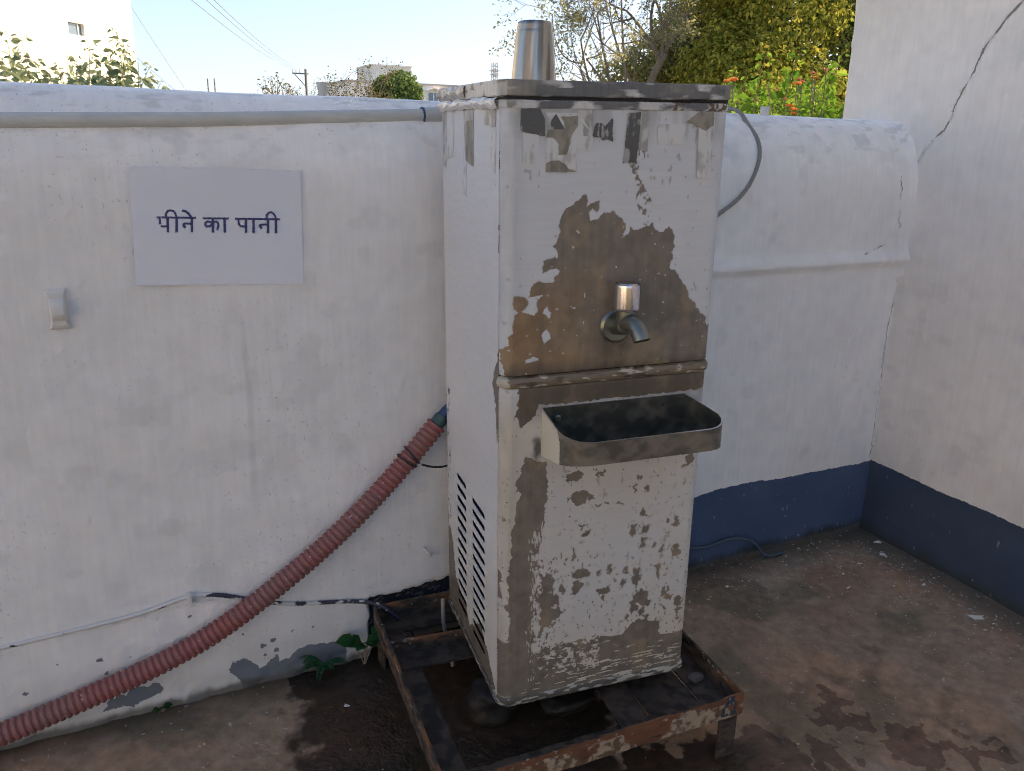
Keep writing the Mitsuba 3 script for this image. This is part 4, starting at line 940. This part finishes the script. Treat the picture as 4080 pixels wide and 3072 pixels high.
# flakes of whitewash on the floor
fk = []
spots = [(1.725, 1.37, 0.014), (1.913, 1.127, 0.022), (1.97, 1.461, 0.016), (2.02, 1.53, 0.014), (1.28, 1.486, 0.009), (1.424, 1.512, 0.010), (1.862, 1.455, 0.008), (1.929, 1.295, 0.009), (1.77, 1.431, 0.006), (0.355, 1.458, 0.009), (0.505, 1.255, 0.006)]
for i in range(300):
    if i % 3: x, y = 1.98 - abs(rng.normal(0, 0.13)), rng.uniform(0.9, 1.56)
    else: x, y = rng.uniform(1.1, 2.0), 1.58 - abs(rng.normal(0, 0.10))
    spots.append((x, y, 0.0010 + 0.0035 * rng.uniform() ** 3))
for i in range(60):
    spots.append((rng.uniform(-0.4, 1.9), rng.uniform(0.75, 1.58), rng.uniform(0.0008, 0.0018)))
for x, y, r in spots:
    n = rng.integers(4, 8)
    an = np.sort(rng.uniform(0, 2 * np.pi, n))
    rr_ = r * rng.uniform(0.5, 1.15, n)
    pl = sg.Polygon(np.stack([x + rr_ * np.cos(an), y + 0.8 * rr_ * np.sin(an)], 1)).buffer(0)
    if pl.area < 1e-8: continue
    pl = max(getattr(pl, 'geoms', [pl]), key=lambda g: g.area)
    m = trimesh.creation.extrude_polygon(pl, 0.0012, engine='earcut')
    m.apply_translation((0, 0, 0.002 + rng.uniform(0, 0.001)))
    fk.append(m)
put('paint_flakes', cat_(fk), 'm_flake')
lab('paint_flakes', 'scattered white flakes of whitewash on the floor near the corner', 'flakes', None, 'stuff')

#@@PLANTS@@
# ------------------------------------------------------------------ leaves
def leaf_mesh(pos, dirs, nrm, size, col, width=0.45, fold=0.25, droop=0.25):
    """many leaves: a folded blade of six triangles each, with one colour per leaf"""
    n = len(pos)
    d = dirs / (np.linalg.norm(dirs, axis=1, keepdims=True) + 1e-9)
    s = np.cross(d, nrm); s /= np.linalg.norm(s, axis=1, keepdims=True) + 1e-9
    u = np.cross(s, d)
    L = size[:, None]
    def pt(a, b, c): return pos + d * (a * L) + s * (b * L * width) + u * (c * L)
    V = np.stack([pt(0, 0, 0), pt(0.30, 0.42, fold * .4), pt(0.30, -0.42, fold * .4), pt(0.35, 0, 0.0), pt(0.68, 0.36, -droop * .25 + fold * .3), pt(0.68, -0.36, -droop * .25 + fold * .3), pt(0.7, 0, -droop * .3), pt(1.0, 0, -droop)], 1)
    F = np.array([[0, 3, 1], [0, 2, 3], [1, 3, 6], [1, 6, 4], [2, 6, 3], [2, 5, 6], [4, 6, 7], [5, 7, 6]])
    f = (F[None] + (np.arange(n) * 8)[:, None, None]).reshape(-1, 3)
    return trimesh.Trimesh(V.reshape(-1, 3), f, process=False), np.repeat(col, 8, 0)
def card_mesh(pos, nrm, size, col):
    n = len(pos)
    a = np.cross(nrm, rng.normal(size=(n, 3))); a /= np.linalg.norm(a, axis=1, keepdims=True) + 1e-9
    b = np.cross(nrm, a); b /= np.linalg.norm(b, axis=1, keepdims=True) + 1e-9
    L = size[:, None]
    V = np.stack([pos - a * L * .5, pos + b * L * .28 + nrm * L * .06, pos + a * L * .5, pos - b * L * .28 + nrm * L * .06], 1)
    f = (np.array([[0, 1, 2], [0, 2, 3]])[None] + (np.arange(n) * 4)[:, None, None]).reshape(-1, 3)
    return trimesh.Trimesh(V.reshape(-1, 3), f, process=False), np.repeat(col, 4, 0)
def unit(n):
    v = rng.normal(size=(n, 3)); return v / np.linalg.norm(v, axis=1, keepdims=True)
def tints(n, a, b, j=0.25):
    t = rng.uniform(0, 1, (n, 1)) ** 1.3
    return np.clip((np.array(a) * (1 - t) + np.array(b) * t) * (1 + j * rng.normal(size=(n, 1)) * 0.6), 0.004, 1)

# young weeds at the foot of the wall
def rosette(c, n, size, col, up=0.6, wid=0.75, out=None):
    an = rng.uniform(0, 2 * np.pi, n)
    d = np.stack([np.cos(an), -np.abs(np.sin(an)), rng.uniform(0.1, up, n)], 1)
    if out is not None: d = d * 0.6 + np.array(out)
    pos = np.array(c) + d * rng.uniform(0.1, 0.5, (n, 1)) * size
    return leaf_mesh(pos, d, np.tile([0, -0.35, 1.0], (n, 1)) + rng.normal(size=(n, 3)) * 0.2, size * rng.uniform(0.7, 1.15, n), tints(n, col, np.array(col) * 0.6), wid)
def weed(key, c, n, size, col, **k):
    m, cl = rosette(c, n, size, col, **k)
    put(key + '__leaves', m, 'm_leaf', color=cl)
    st = []
    for i in range(5):
        a = rng.uniform(0, 2 * np.pi)
        st.append(tube(spline([(c[0], c[1], -0.005), (c[0] + .3 * size * math.cos(a), c[1] - 0.15 * size, c[2] * .6), (c[0] + .5 * size * math.cos(a), c[1] - .3 * size, c[2])], 6), 0.0012, 5))
    put(key + '__stem', cat_(st), 'm_bark')
weed('broadleaf_weed', (0.432, 1.585, 0.055), 11, 0.040, (0.05, 0.15, 0.05), up=0.9, wid=0.95)
lab('broadleaf_weed', 'round-leaved green weed by the left rear leg of the rusty stand', 'plant')
def fern():
    P_, D_, S_ = [], [], []
    for k in range(9):
        a = rng.uniform(-0.2, np.pi + 0.2) + np.pi
        tip = np.array([0.345 + 0.055 * math.cos(a), 1.59 + 0.05 * math.sin(a), 0.045 * rng.uniform(0.2, 1.3)])
        base = np.array([0.345, 1.598, 0.012])
        for t in np.linspace(0.15, 1, 14):
            p = base + (tip - base) * t + np.array([0, 0, 0.018 * math.sin(t * 2.6)])
            dd = (tip - base); s_ = np.cross(dd, [0, 0, 1.0]); s_ /= np.linalg.norm(s_)
            for sg_ in (-1, 1):
                P_.append(p); D_.append(s_ * sg_ + dd * 6); S_.append(0.016 * (1.05 - t * 0.7))
    n = len(P_)
    return leaf_mesh(np.array(P_), np.array(D_), np.tile([0, -0.2, 1.0], (n, 1)), np.array(S_), tints(n, (0.035, 0.11, 0.06), (0.05, 0.13, 0.06)), 0.6)
m, cl = fern()
put('fern', m, 'm_leaf', color=cl)
lab('fern', 'small dark green fern growing where the parapet meets the wet floor', 'plant')
weed('seedling', (0.006, 1.600, 0.012), 9, 0.016, (0.05, 0.13, 0.05), up=0.8, wid=0.9)
lab('seedling', 'tiny green seedling in the crack at the foot of the wall below the red hose', 'plant')

# shrub behind the parapet at the left: leafy upright shoots
def shoot(base, tip, n, size, P_, D_, S_, N_, stems, r=0.004):
    base, tip = np.array(base, float), np.array(tip, float)
    mid = (base + tip) / 2 + rng.normal(size=3) * 0.03 * np.linalg.norm(tip - base)
    c = spline([base, mid, tip], 24)
    stems.append(tube(c, np.linspace(r, r * 0.35, 24), 6))
    for t in np.linspace(0.2, 1, n):
        p = c[min(23, int(t * 23))]
        for k in range(3):
            a = rng.uniform(0, 2 * np.pi)
            d = np.array([math.cos(a), math.sin(a), rng.uniform(-0.9, 0.3)])
            P_.append(p + d * size * 0.25); D_.append(d); S_.append(size * rng.uniform(0.55, 1.2) * (1.15 - 0.55 * t ** 4)); N_.append(np.array([0, -0.35, 0.6]) + rng.normal(size=3) * 0.7)
SY = 3.0
P_, D_, S_, N_, stems = [], [], [], [], []
tips = [(-0.40, 1.46), (-0.31, 1.44), (-0.24, 1.43), (-0.19, 1.425), (-0.15, 1.415), (-0.125, 1.35), (-0.09, 1.335), (-0.06, 1.34), (-0.035, 1.37), (-0.01, 1.36), (0.03, 1.412), (0.055, 1.385), (0.085, 1.40), (0.105, 1.452), (0.125, 1.42), (0.135, 1.40), (0.16, 1.36), (0.195, 1.352), (0.22, 1.302), (0.00, 1.33), (0.07, 1.33), (-0.22, 1.37), (-0.28, 1.38), (0.14, 1.31), (-0.1, 1.31), (-0.02, 1.30), (0.10, 1.30)]
for x, z in tips:
    yy = SY + rng.uniform(-0.12, 0.12)
    bx = -0.05 + (x + 0.05) * 0.72
    shoot((bx + rng.uniform(-0.03, 0.03), yy, 1.12), (x * (yy / SY), yy, 1.1545 + (z - 1.1545) * yy / SY), 13, 0.041, P_, D_, S_, N_, stems, 0.0022)
for k in range(16):
    x = rng.uniform(-0.5, 0.2)
    shoot((x * 0.3, SY, -1.2), (x, SY + rng.uniform(-0.1, 0.1), 1.22), 8, 0.032, P_, D_, S_, N_, stems, 0.006)
n = len(P_)
m, cl = leaf_mesh(np.array(P_), np.array(D_), np.array(N_), np.array(S_), tints(n, (0.20, 0.27, 0.18), (0.38, 0.44, 0.26)), 0.55, 0.25, 0.35)  # pale leaf colours carry the lens flare over the shrub
put('leafy_shrub__leaves', m, 'm_leaf', color=cl)
put('leafy_shrub__stem', cat_(stems), 'm_bark')
lab('leafy_shrub', 'leafy shrub with upright shoots behind the parapet, in front of the bright white building', 'shrub')

# flowering bush behind the parapet at the right
P_, D_, S_, N_, stems = [], [], [], [], []
ends = []
for k in range(300):
    y0 = rng.uniform(2.35, 3.6)
    x0 = rng.uniform(0.80, 1.20) * y0 + rng.uniform(-0.05, 0.3)
    zt = 1.1545 + y0 * rng.uniform(-0.02, 0.100) + (0.05 * y0 if k % 13 == 0 else 0)
    shoot((x0 * 0.98, y0, zt - rng.uniform(0.25, 0.5)), (x0 + rng.uniform(-0.12, 0.12), y0 + rng.uniform(-0.1, 0.1), zt), 12, 0.048, P_, D_, S_, N_, stems, 0.0022)
for k in range(26):
    y0 = rng.uniform(2.4, 3.4); x0 = y0 * rng.uniform(0.85, 1.15)
    shoot((x0, y0, -1.2), (x0 + rng.uniform(-0.2, 0.2), y0, 1.05), 12, 0.05, P_, D_, S_, N_, stems, 0.006)
n = len(P_)
m, cl = leaf_mesh(np.array(P_), np.array(D_), np.array(N_), np.array(S_), tints(n, (0.10, 0.24, 0.03), (0.30, 0.44, 0.06)), 0.58, 0.22, 0.35)
put('flowering_bush__leaves', m, 'm_leaf', color=cl)
put('flowering_bush__stem', cat_(stems), 'm_bark')
lab('flowering_bush', 'bright green bush with orange flower heads behind the coping at the right', 'bush')
FL = [(2.54, 3.0, 1.42, .019), (2.505, 3.0, 1.413, .013), (2.91, 3.0, 1.42, .020), (2.94, 3.0, 1.432, .011), (2.92, 3.0, 1.442, .010), (3.02, 3.0, 1.452, .013), (3.0, 3.0, 1.473, .010), (2.85, 3.0, 1.353, .011), (2.88, 3.0, 1.325, .017), (2.905, 3.0, 1.308, .018), (2.91, 3.0, 1.292, .013), (3.08, 3.0, 1.49, .010), (2.78, 3.0, 1.39, .008)]
for x, y, z, r in FL:
    k_ = 0.80
    x, y, z = x * k_, y * k_, 1.1545 + (z - 1.1545) * k_
    r *= k_
    ms, cs = [], []
    for i in range(46):
        d = unit(1)[0]; d[2] = abs(d[2]) * 0.9 + 0.05
        m = trimesh.creation.icosphere(subdivisions=0, radius=r * 0.26)
        m.vertices = np.asarray(m.vertices) * np.array([1, 1, 0.7]) + np.array([x, y, z]) + d * r * np.array([1.0, 1.0, 0.65])
        t = d[2]
        c = np.array([0.85, 0.18, 0.04]) * (1 - t) + np.array([0.95, 0.50, 0.06]) * t
        if r < 0.010: c = np.array([0.80, 0.22, 0.14])
        ms.append(m); cs.append(np.tile(c * rng.uniform(0.8, 1.1), (len(m.vertices), 1)))
    put('flowering_bush__flower_head', cat_(ms), 'm_petal', color=np.clip(np.vstack(cs), 0, 1))
    put('flowering_bush__flower_stem', tube(spline([(x + .02, y + .02, z - 0.16), (x + .008, y + .005, z - 0.07), (x, y, z - 0.002)], 8), 0.0018, 5), 'm_bark')

# trees
def branches(base, tip, r, depth, out, tips_, spread=0.6, sub=3):
    base, tip = np.array(base, float), np.array(tip, float)
    L = np.linalg.norm(tip - base)
    c = spline([base, (base + tip) / 2 + rng.normal(size=3) * 0.07 * L, tip], 12)
    out.append(tube(c, np.linspace(r, r * 0.45, 12), 7 if r > 0.02 else 5, cap=False))
    if depth == 0:
        tips_.append(c)
        return
    for k in range(sub):
        t = rng.uniform(0.35, 1.0) if k < sub - 1 else 1.0
        p = c[int(t * 11)]
        d = (tip - base) / L + rng.normal(size=3) * spread
        d /= np.linalg.norm(d)
        branches(p, p + d * L * rng.uniform(0.5, 0.75), r * 0.48, depth - 1, out, tips_, spread, sub)
def crown(blobs, n, size, ca, cb, shell=0.6, j=0.3, flat=0.0):
    w = np.array([b[3] * b[4] * b[5] for b in blobs]); w = w / w.sum()
    pos, nn, tone = [], [], []
    for b, k in zip(blobs, (w * n).astype(int)):
        u = unit(k)
        # clumps: push leaves towards a few random directions
        rad = rng.uniform(0, 1, (k, 1)) ** (1 / 3)
        rad = np.where(rng.uniform(size=(k, 1)) < shell, 0.75 + 0.3 * rng.uniform(size=(k, 1)), rad)
        bump = 0.75 + 0.5 * meshkit.fbm(u * 3.0 + b[0], 3, int(abs(b[0] * 10)) % 50)[:, None]
        p = u * rad * bump * np.array(b[3:6]) + np.array(b[:3])
        g = meshkit.noise(p * (2.2 / max(0.3, b[3])) * 2.0, 77)
        keep = g > 0.22
        pos.append(p[keep]); nn.append((u + unit(k) * 0.9 + np.array([0, 0, 0.35]))[keep]); tone.append(meshkit.fbm(p * 1.6, 3, 8)[keep])
    pos, nn, tone = np.vstack(pos), np.vstack(nn), np.concatenate(tone)
    nn /= np.linalg.norm(nn, axis=1, keepdims=True)
    col = tints(len(pos), ca, cb, j) * (0.55 + 0.9 * tone[:, None])
    return card_mesh(pos, nn, size * rng.uniform(0.6, 1.3, len(pos)), np.clip(col, 0.004, 1))
def tree(key, label, base, top, r, blobs, n, size, ca, cb, cat='tree', limbs=5, **k):
    base = np.array(base, float); top = np.array(top, float)
    out, tp_ = [], []
    tr = spline([base, (base + top) / 2 + rng.normal(size=3) * 0.04 * np.linalg.norm(top - base), top], 14)
    out.append(tube(tr, np.linspace(r, r * 0.5, 14), 10, cap=False))
    for b in blobs[:limbs]:
        p = tr[rng.integers(6, 14)]
        branches(p, np.array(b[:3]) + rng.normal(size=3) * 0.3 * np.array(b[3:6]), r * 0.42, 2, out, tp_, 0.7)
    put(key + '__trunk', cat_(out), 'm_bark', 60)
    m, c = crown(blobs, n, size, ca, cb, **k)
    put(key + '__crown', m, 'm_leaf', color=c)
    lab(key, label, cat)
G = -1.2
# the mass of trees behind the bush
tree('tree', 'yellow-green sunlit tree in the middle of the tree group behind the bush', (8.3, 9.0, G), (8.2, 9.2, 2.4), 0.10,
     [(7.6, 9.0, 1.9, .75, .8, .8), (8.4, 9.2, 2.9, .9, .9, .9), (7.7, 9.4, 3.4, .7, .7, .7), (8.6, 8.8, 1.7, .7, .7, .6), (8.1, 9.0, 0.9, .9, .8, .8)], 42000, 0.072, (0.24, 0.30, 0.06), (0.62, 0.56, 0.12))
tree('tree_001', 'dark dense tree nearest the house wall, behind the flowering bush', (10.2, 9.4, G), (10.0, 9.4, 2.8), 0.14,
     [(9.5, 9.2, 2.3, .60, .8, 1.0), (10.1, 9.5, 3.6, 1.1, 1.0, 1.0), (10.4, 9.0, 2.0, .9, .9, .9), (10.9, 9.4, 3.0, 1.0, .9, 1.0), (10.2, 9.2, 1.0, 1.0, .9, .8)], 44000, 0.068, (0.09, 0.15, 0.05), (0.40, 0.42, 0.10))
tree('tree_002', 'grey-green tree behind the bare branches, left of the yellow-green tree', (8.2, 11.5, G), (8.3, 11.5, 2.6), 0.12,
     [(8.95, 11.6, 3.0, .55, .9, .55), (9.6, 11.6, 3.5, .9, .9, .9), (9.0, 11.4, 2.4, .9, .8, .6), (9.8, 11.4, 2.5, .9, .8, .8), (9.0, 11.5, 1.7, 1.2, .9, .7)], 40000, 0.07, (0.15, 0.20, 0.09), (0.34, 0.37, 0.15))
tree('tree_003', 'low olive tree seen through the bare branches just above the cooler lid', (7.4, 10.4, G), (7.4, 10.4, 1.9), 0.07,
     [(6.75, 10.2, 2.05, .45, .5, .22), (7.4, 10.3, 2.25, .6, .6, .40), (7.9, 10.3, 2.5, .6, .6, .6), (8.3, 10.4, 2.1, .8, .6, .5)], 18000, 0.06, (0.22, 0.24, 0.10), (0.44, 0.42, 0.18), limbs=4)
# the half-bare tree
out, tp_ = [], []
B = (6.62, 9.4, G)
out.append(tube(spline([B, (6.56, 9.4, 0.6), (6.60, 9.4, 1.9), (6.76, 9.35, 2.25)], 16), np.linspace(0.085, 0.045, 16), 9, cap=False))
for tip in [(6.45, 9.3, 2.95), (7.15, 9.3, 2.9), (6.1, 9.3, 2.7), (6.85, 9.4, 3.3)]:
    branches((6.70, 9.37, 2.15), tip, 0.026, 4, out, tp_, 0.55, 3)
for b0, tip in [((6.1, 9.2, 1.0), (5.35, 9.1, 2.30)), ((6.1, 9.2, 1.0), (5.3, 9.0, 1.95)), ((6.2, 9.3, 1.2), (5.62, 9.2, 2.62)), ((6.3, 9.3, 1.2), (5.95, 9.2, 2.85)), ((6.45, 9.35, 1.4), (5.9, 9.2, 2.30)), ((6.2, 9.3, 1.3), (5.5, 9.2, 2.1))]:
    branches(b0, tip, 0.022, 4, out, tp_, 0.42, 3)
out.append(tube(spline([B, (6.3, 9.3, 0.3), (6.1, 9.2, 1.05)], 10), np.linspace(0.06, 0.03, 10), 8, cap=False))
out.append(tube(spline([B, (6.5, 9.35, 0.6), (6.45, 9.35, 1.45)], 10), np.linspace(0.06, 0.03, 10), 8, cap=False))
put('bare_tree__trunk', cat_(out), 'm_bark', 60)
pos = np.vstack([c[rng.integers(1, 12, 13)] + rng.normal(size=(13, 3)) * 0.04 for c in tp_])
nn = unit(len(pos))
m, c = card_mesh(pos, nn, 0.042 * rng.uniform(0.5, 1.2, len(pos)), tints(len(pos), (0.24, 0.26, 0.14), (0.46, 0.44, 0.25)))
put('bare_tree__leaves', m, 'm_leaf', color=c)
lab('bare_tree', 'half-bare tree with thin pale branches above the right end of the cooler lid', 'tree')

# distant round tree and scrub
tree('round_tree', 'dense round green tree in the distance in front of the long low building', (13.4, 40.0, G), (13.4, 40.0, 2.6), 0.16,
     [(13.0, 40.0, 3.3, .75, .8, .65), (13.6, 40.0, 3.55, .8, .8, .65), (14.1, 39.9, 3.15, .6, .7, .6), (12.6, 40.0, 2.9, .55, .6, .55), (13.5, 39.8, 2.5, 1.1, .8, .8)], 14000, 0.16, (0.11, 0.20, 0.08), (0.26, 0.34, 0.12), limbs=0)
def scrub(key, label, x, y, z0, z1, w, n):
    out, tp_ = [], []
    for k in range(5):
        branches((x + rng.uniform(-.1, .1) * w, y, z0), (x + rng.uniform(-.5, .5) * w, y + rng.uniform(-.3, .3), z1 - rng.uniform(0, .4) * (z1 - z0) * .5), 0.035, 2, out, tp_, 0.5, 3)
    put(key + '__stem', cat_(out), 'm_bark')
    pos = np.vstack([c_[rng.integers(2, 12, n)] + rng.normal(size=(n, 3)) * 0.09 for c_ in tp_])
    m, c = card_mesh(pos, unit(len(pos)), 0.11 * rng.uniform(0.5, 1.2, len(pos)), tints(len(pos), (0.10, 0.11, 0.05), (0.20, 0.18, 0.09)))
    put(key + '__leaves', m, 'm_leaf', color=c)
    lab(key, label, 'shrub')
scrub('scrub', 'thin straggly shrub between the wall stub and the round tree', 9.6, 35.0, 1.2, 2.7, 1.6, 14)
scrub('scrub_001', 'straggly sapling rising at the left side of the round tree', 12.0, 39.0, 1.4, 3.3, 0.9, 14)
scrub('scrub_002', 'dark scrub at the foot of the utility pole', 14.2, 62.0, 2.0, 3.6, 1.6, 14)
scrub('scrub_003', 'tiny bush between rods on the skyline left of the pole', 5.95, 30.5, 1.8, 2.52, 0.4, 3)

#@@FAR@@
# ------------------------------------------------------------------ far buildings, pole, wires, tower
# tall white building at the left: a plane through its right edge, its face turned to the sun
k3 = 3.0
def far3(p): return np.array([p[0] * k3, p[1] * k3, 1.1545 + (p[2] - 1.1545) * k3])
E0 = far3((0.80, 15.38, 1.1545))
ax = np.array([-0.61, -0.7924, 0]); ax /= np.linalg.norm(ax)
nf = np.array([0.7924, -0.61, 0])
def slab(a0, a1, z0, z1, d0, d1):
    """block on the building's face: along ax from a0 to a1, depth behind the face d0..d1"""
    v = []
    for a in (a0, a1):
        for dd in (d0, d1):
            for z in (z0, z1):
                v.append((E0 + ax * a - nf * dd)[:2].tolist() + [z])
    m = trimesh.convex.convex_hull(np.array(v)) if False else trimesh.Trimesh(np.array(v), [[0, 2, 3], [0, 3, 1], [4, 5, 7], [4, 7, 6], [0, 1, 5], [0, 5, 4], [2, 6, 7], [2, 7, 3], [0, 4, 6], [0, 6, 2], [1, 3, 7], [1, 7, 5]], process=False)
    m.fix_normals()
    return m
def alongface(p):
    q = far3(p); return (q - E0) @ ax, q[2]
w0, wz1 = alongface((-0.12, 14.2, 2.62)); w1, _ = alongface((0.09, 14.46, 2.61)); _, wz0 = alongface((0.09, 14.46, 2.455))
wa, wb = min(w0, w1), max(w0, w1)
HB = 12.0
put('white_building__wall', cat_([slab(0, wa, G, HB, 0, 0.3), slab(wb, 26, G, HB, 0, 0.3), slab(wa, wb, G, wz0, 0, 0.3), slab(wa, wb, wz1, HB, 0, 0.3), slab(0, 26, G, HB, 0.5, 14)]), 'm_stucco')
put('white_building__window', slab(wa, wb, wz0, wz1, 0.16, 0.2), 'm_glass')
put('white_building__window__frame', slab(wa + (wb - wa) * 0.22, wa + (wb - wa) * 0.27, wz0, wz1, 0.12, 0.155), 'm_hazed_far_wall')
lab('white_building', 'tall sunlit white building with one small window behind the leafy shrub', 'building')

# long low building with a hooded window, and a taller block behind it
def bx3(key, lo, hi, mat='m_hazed_far_wall'): return put(key, box(lo, hi), mat)
bx3('long_building__wall', (19.3, 70, G), (29.5, 80, 5.36))
bx3('long_building__parapet', (19.2, 69.9, 5.36), (29.6, 80.1, 5.50), 'm_lattice')
bx3('long_building__window', (26.35, 69.9, 4.10), (27.15, 69.99, 4.78), 'm_glass')
bx3('long_building__window__frame', (26.73, 69.85, 4.10), (26.78, 69.895, 4.78))
hood = trimesh.Trimesh(*(lambda p: (p.vertices, p.faces))(trimesh.creation.extrude_polygon(sg.Polygon([(26.1, 4.92), (26.75, 5.12), (27.4, 4.92), (27.4, 4.98), (26.75, 5.20), (26.1, 4.98)]), 0.4, engine='earcut')), process=False)
hv = np.asarray(hood.vertices); hood.vertices = np.column_stack([hv[:, 0], 69.99 - hv[:, 2], hv[:, 1]])
put('long_building__window_hood', hood, 'm_hazed_far_wall')
lab('long_building', 'long low pale building behind the round tree, its blue window under a gabled hood', 'building')
bx3('tower_block__wall', (27.6, 90, G), (31.9, 96, 8.30), 'm_stucco')
bx3('tower_block__roof', (27.5, 89.9, 8.30), (32.0, 96.1, 8.42), 'm_hazed_far_wall')
lab('tower_block', 'small pale block peeping above the crown of the round tree', 'building')

# utility pole with cross-arm, brace and wires
U = 'utility_pole__'
put(U + 'pole', tube([(13.72, 60, G), (13.66, 60, 5.40)], 0.085, 8), 'm_pole', 40)
put(U + 'cross_arm', box((12.75, 59.95, 5.06), (13.85, 60.05, 5.14)), 'm_pole')
put(U + 'brace', tube([(12.90, 60, 5.06), (13.66, 60, 4.25)], 0.03, 6), 'm_pole')
for x in (12.80, 13.02, 13.28):
    put(U + 'insulator', tube([(x, 60, 5.14), (x, 60, 5.34)], 0.03, 6), 'm_lattice')
lab('utility_pole', 'slim utility pole with a one-sided cross-arm on the skyline', 'pole')
def sag(a, b, s, n=40):
    a, b = np.array(a, float), np.array(b, float)
    t = np.linspace(0, 1, n)[:, None]
    p = a + (b - a) * t
    p[:, 2] -= 4 * s * (t * (1 - t))[:, 0]
    return p
ends = [(12.80, 60, 5.35), (13.02, 60, 5.35), (13.28, 60, 5.35)]
starts = [(0.30, 18, 4.9), (0.75, 18, 4.95), (0.95, 18, 4.97)]
names = ['lowest', 'middle', 'upper']
for i in range(3):
    put('power_line', tube(sag(starts[i], ends[i], 0.35), 0.009, 5), 'm_pole')
for i, nm in enumerate(['lowest of the three long overhead wires running to the utility pole', 'middle one of the three long overhead wires running to the utility pole', 'uppermost of the three long overhead wires running to the utility pole']):
    lab('power_line' + ('' if i == 0 else f'_{i:03d}'), nm, 'wire')
put('power_line_003', tube(sag((1.30, 40, 7.4), (4.1, 40, 2.55), 0.05), 0.009, 5), 'm_pole')
lab('power_line_003', 'thin steep wire slanting down from the white building to the parapet', 'wire')
put('power_line_004', tube(sag((1.1, 40, 5.0), (3.9, 40, 2.5), 0.05), 0.009, 5), 'm_pole')
lab('power_line_004', 'thin lower wire slanting from the white building edge to the parapet top', 'wire')
for i, (x, z, s) in enumerate([(3.64, 2.82, 'left one of two tall bare reinforcing rods standing together on the skyline'), (3.85, 2.83, 'right one of two tall bare reinforcing rods standing together on the skyline'), (2.72, 2.40, 'short rod on the skyline left of the two tall rods'), (5.70, 2.50, 'short rod just left of the tiny skyline bush'), (6.05, 2.50, 'short rod just right of the tiny skyline bush')]):
    kk = put('steel_rod', tube([(x, 30, 1.0), (x - 0.01, 30, z)], 0.022 if i < 2 else 0.014, 6), 'm_pole', 40)
    lab(kk, s, 'rod')

# lattice tower
tw = []
def lat(w, z): return [np.array([69.7 + a * w, 150 + b * w, z]) for a, b in ((-1, -1), (1, -1), (1, 1), (-1, 1))]
zz = np.linspace(8.0, 14.8, 12)
legs = [[lat(0.42 if z > 12.6 or z < 1 else 0.42, z)[i] for z in zz] for i in range(4)]
for i in range(4):
    put('lattice_tower__leg', tube(legs[i], 0.06, 5), 'm_lattice')
br = []
for j in range(len(zz) - 1):
    for i in range(4):
        br.append(tube([legs[i][j], legs[(i + 1) % 4][j + 1]], 0.035, 4))
        br.append(tube([legs[i][j], legs[(i + 1) % 4][j]], 0.035, 4))
put('lattice_tower__bracing', cat_(br), 'm_lattice')
for z, w in ((13.3, 0.85), (12.6, 0.75)):
    put('lattice_tower__platform', box((69.7 - w, 150 - w, z), (69.7 + w, 150 + w, z + 0.10)), 'm_lattice')
put('lattice_tower__base_block', box((68.9, 149.2, G), (70.5, 150.8, 8.0)), 'm_hazed_far_wall')
lab('lattice_tower', 'tiny pale lattice mast on the skyline just left of the tumbler', 'tower')
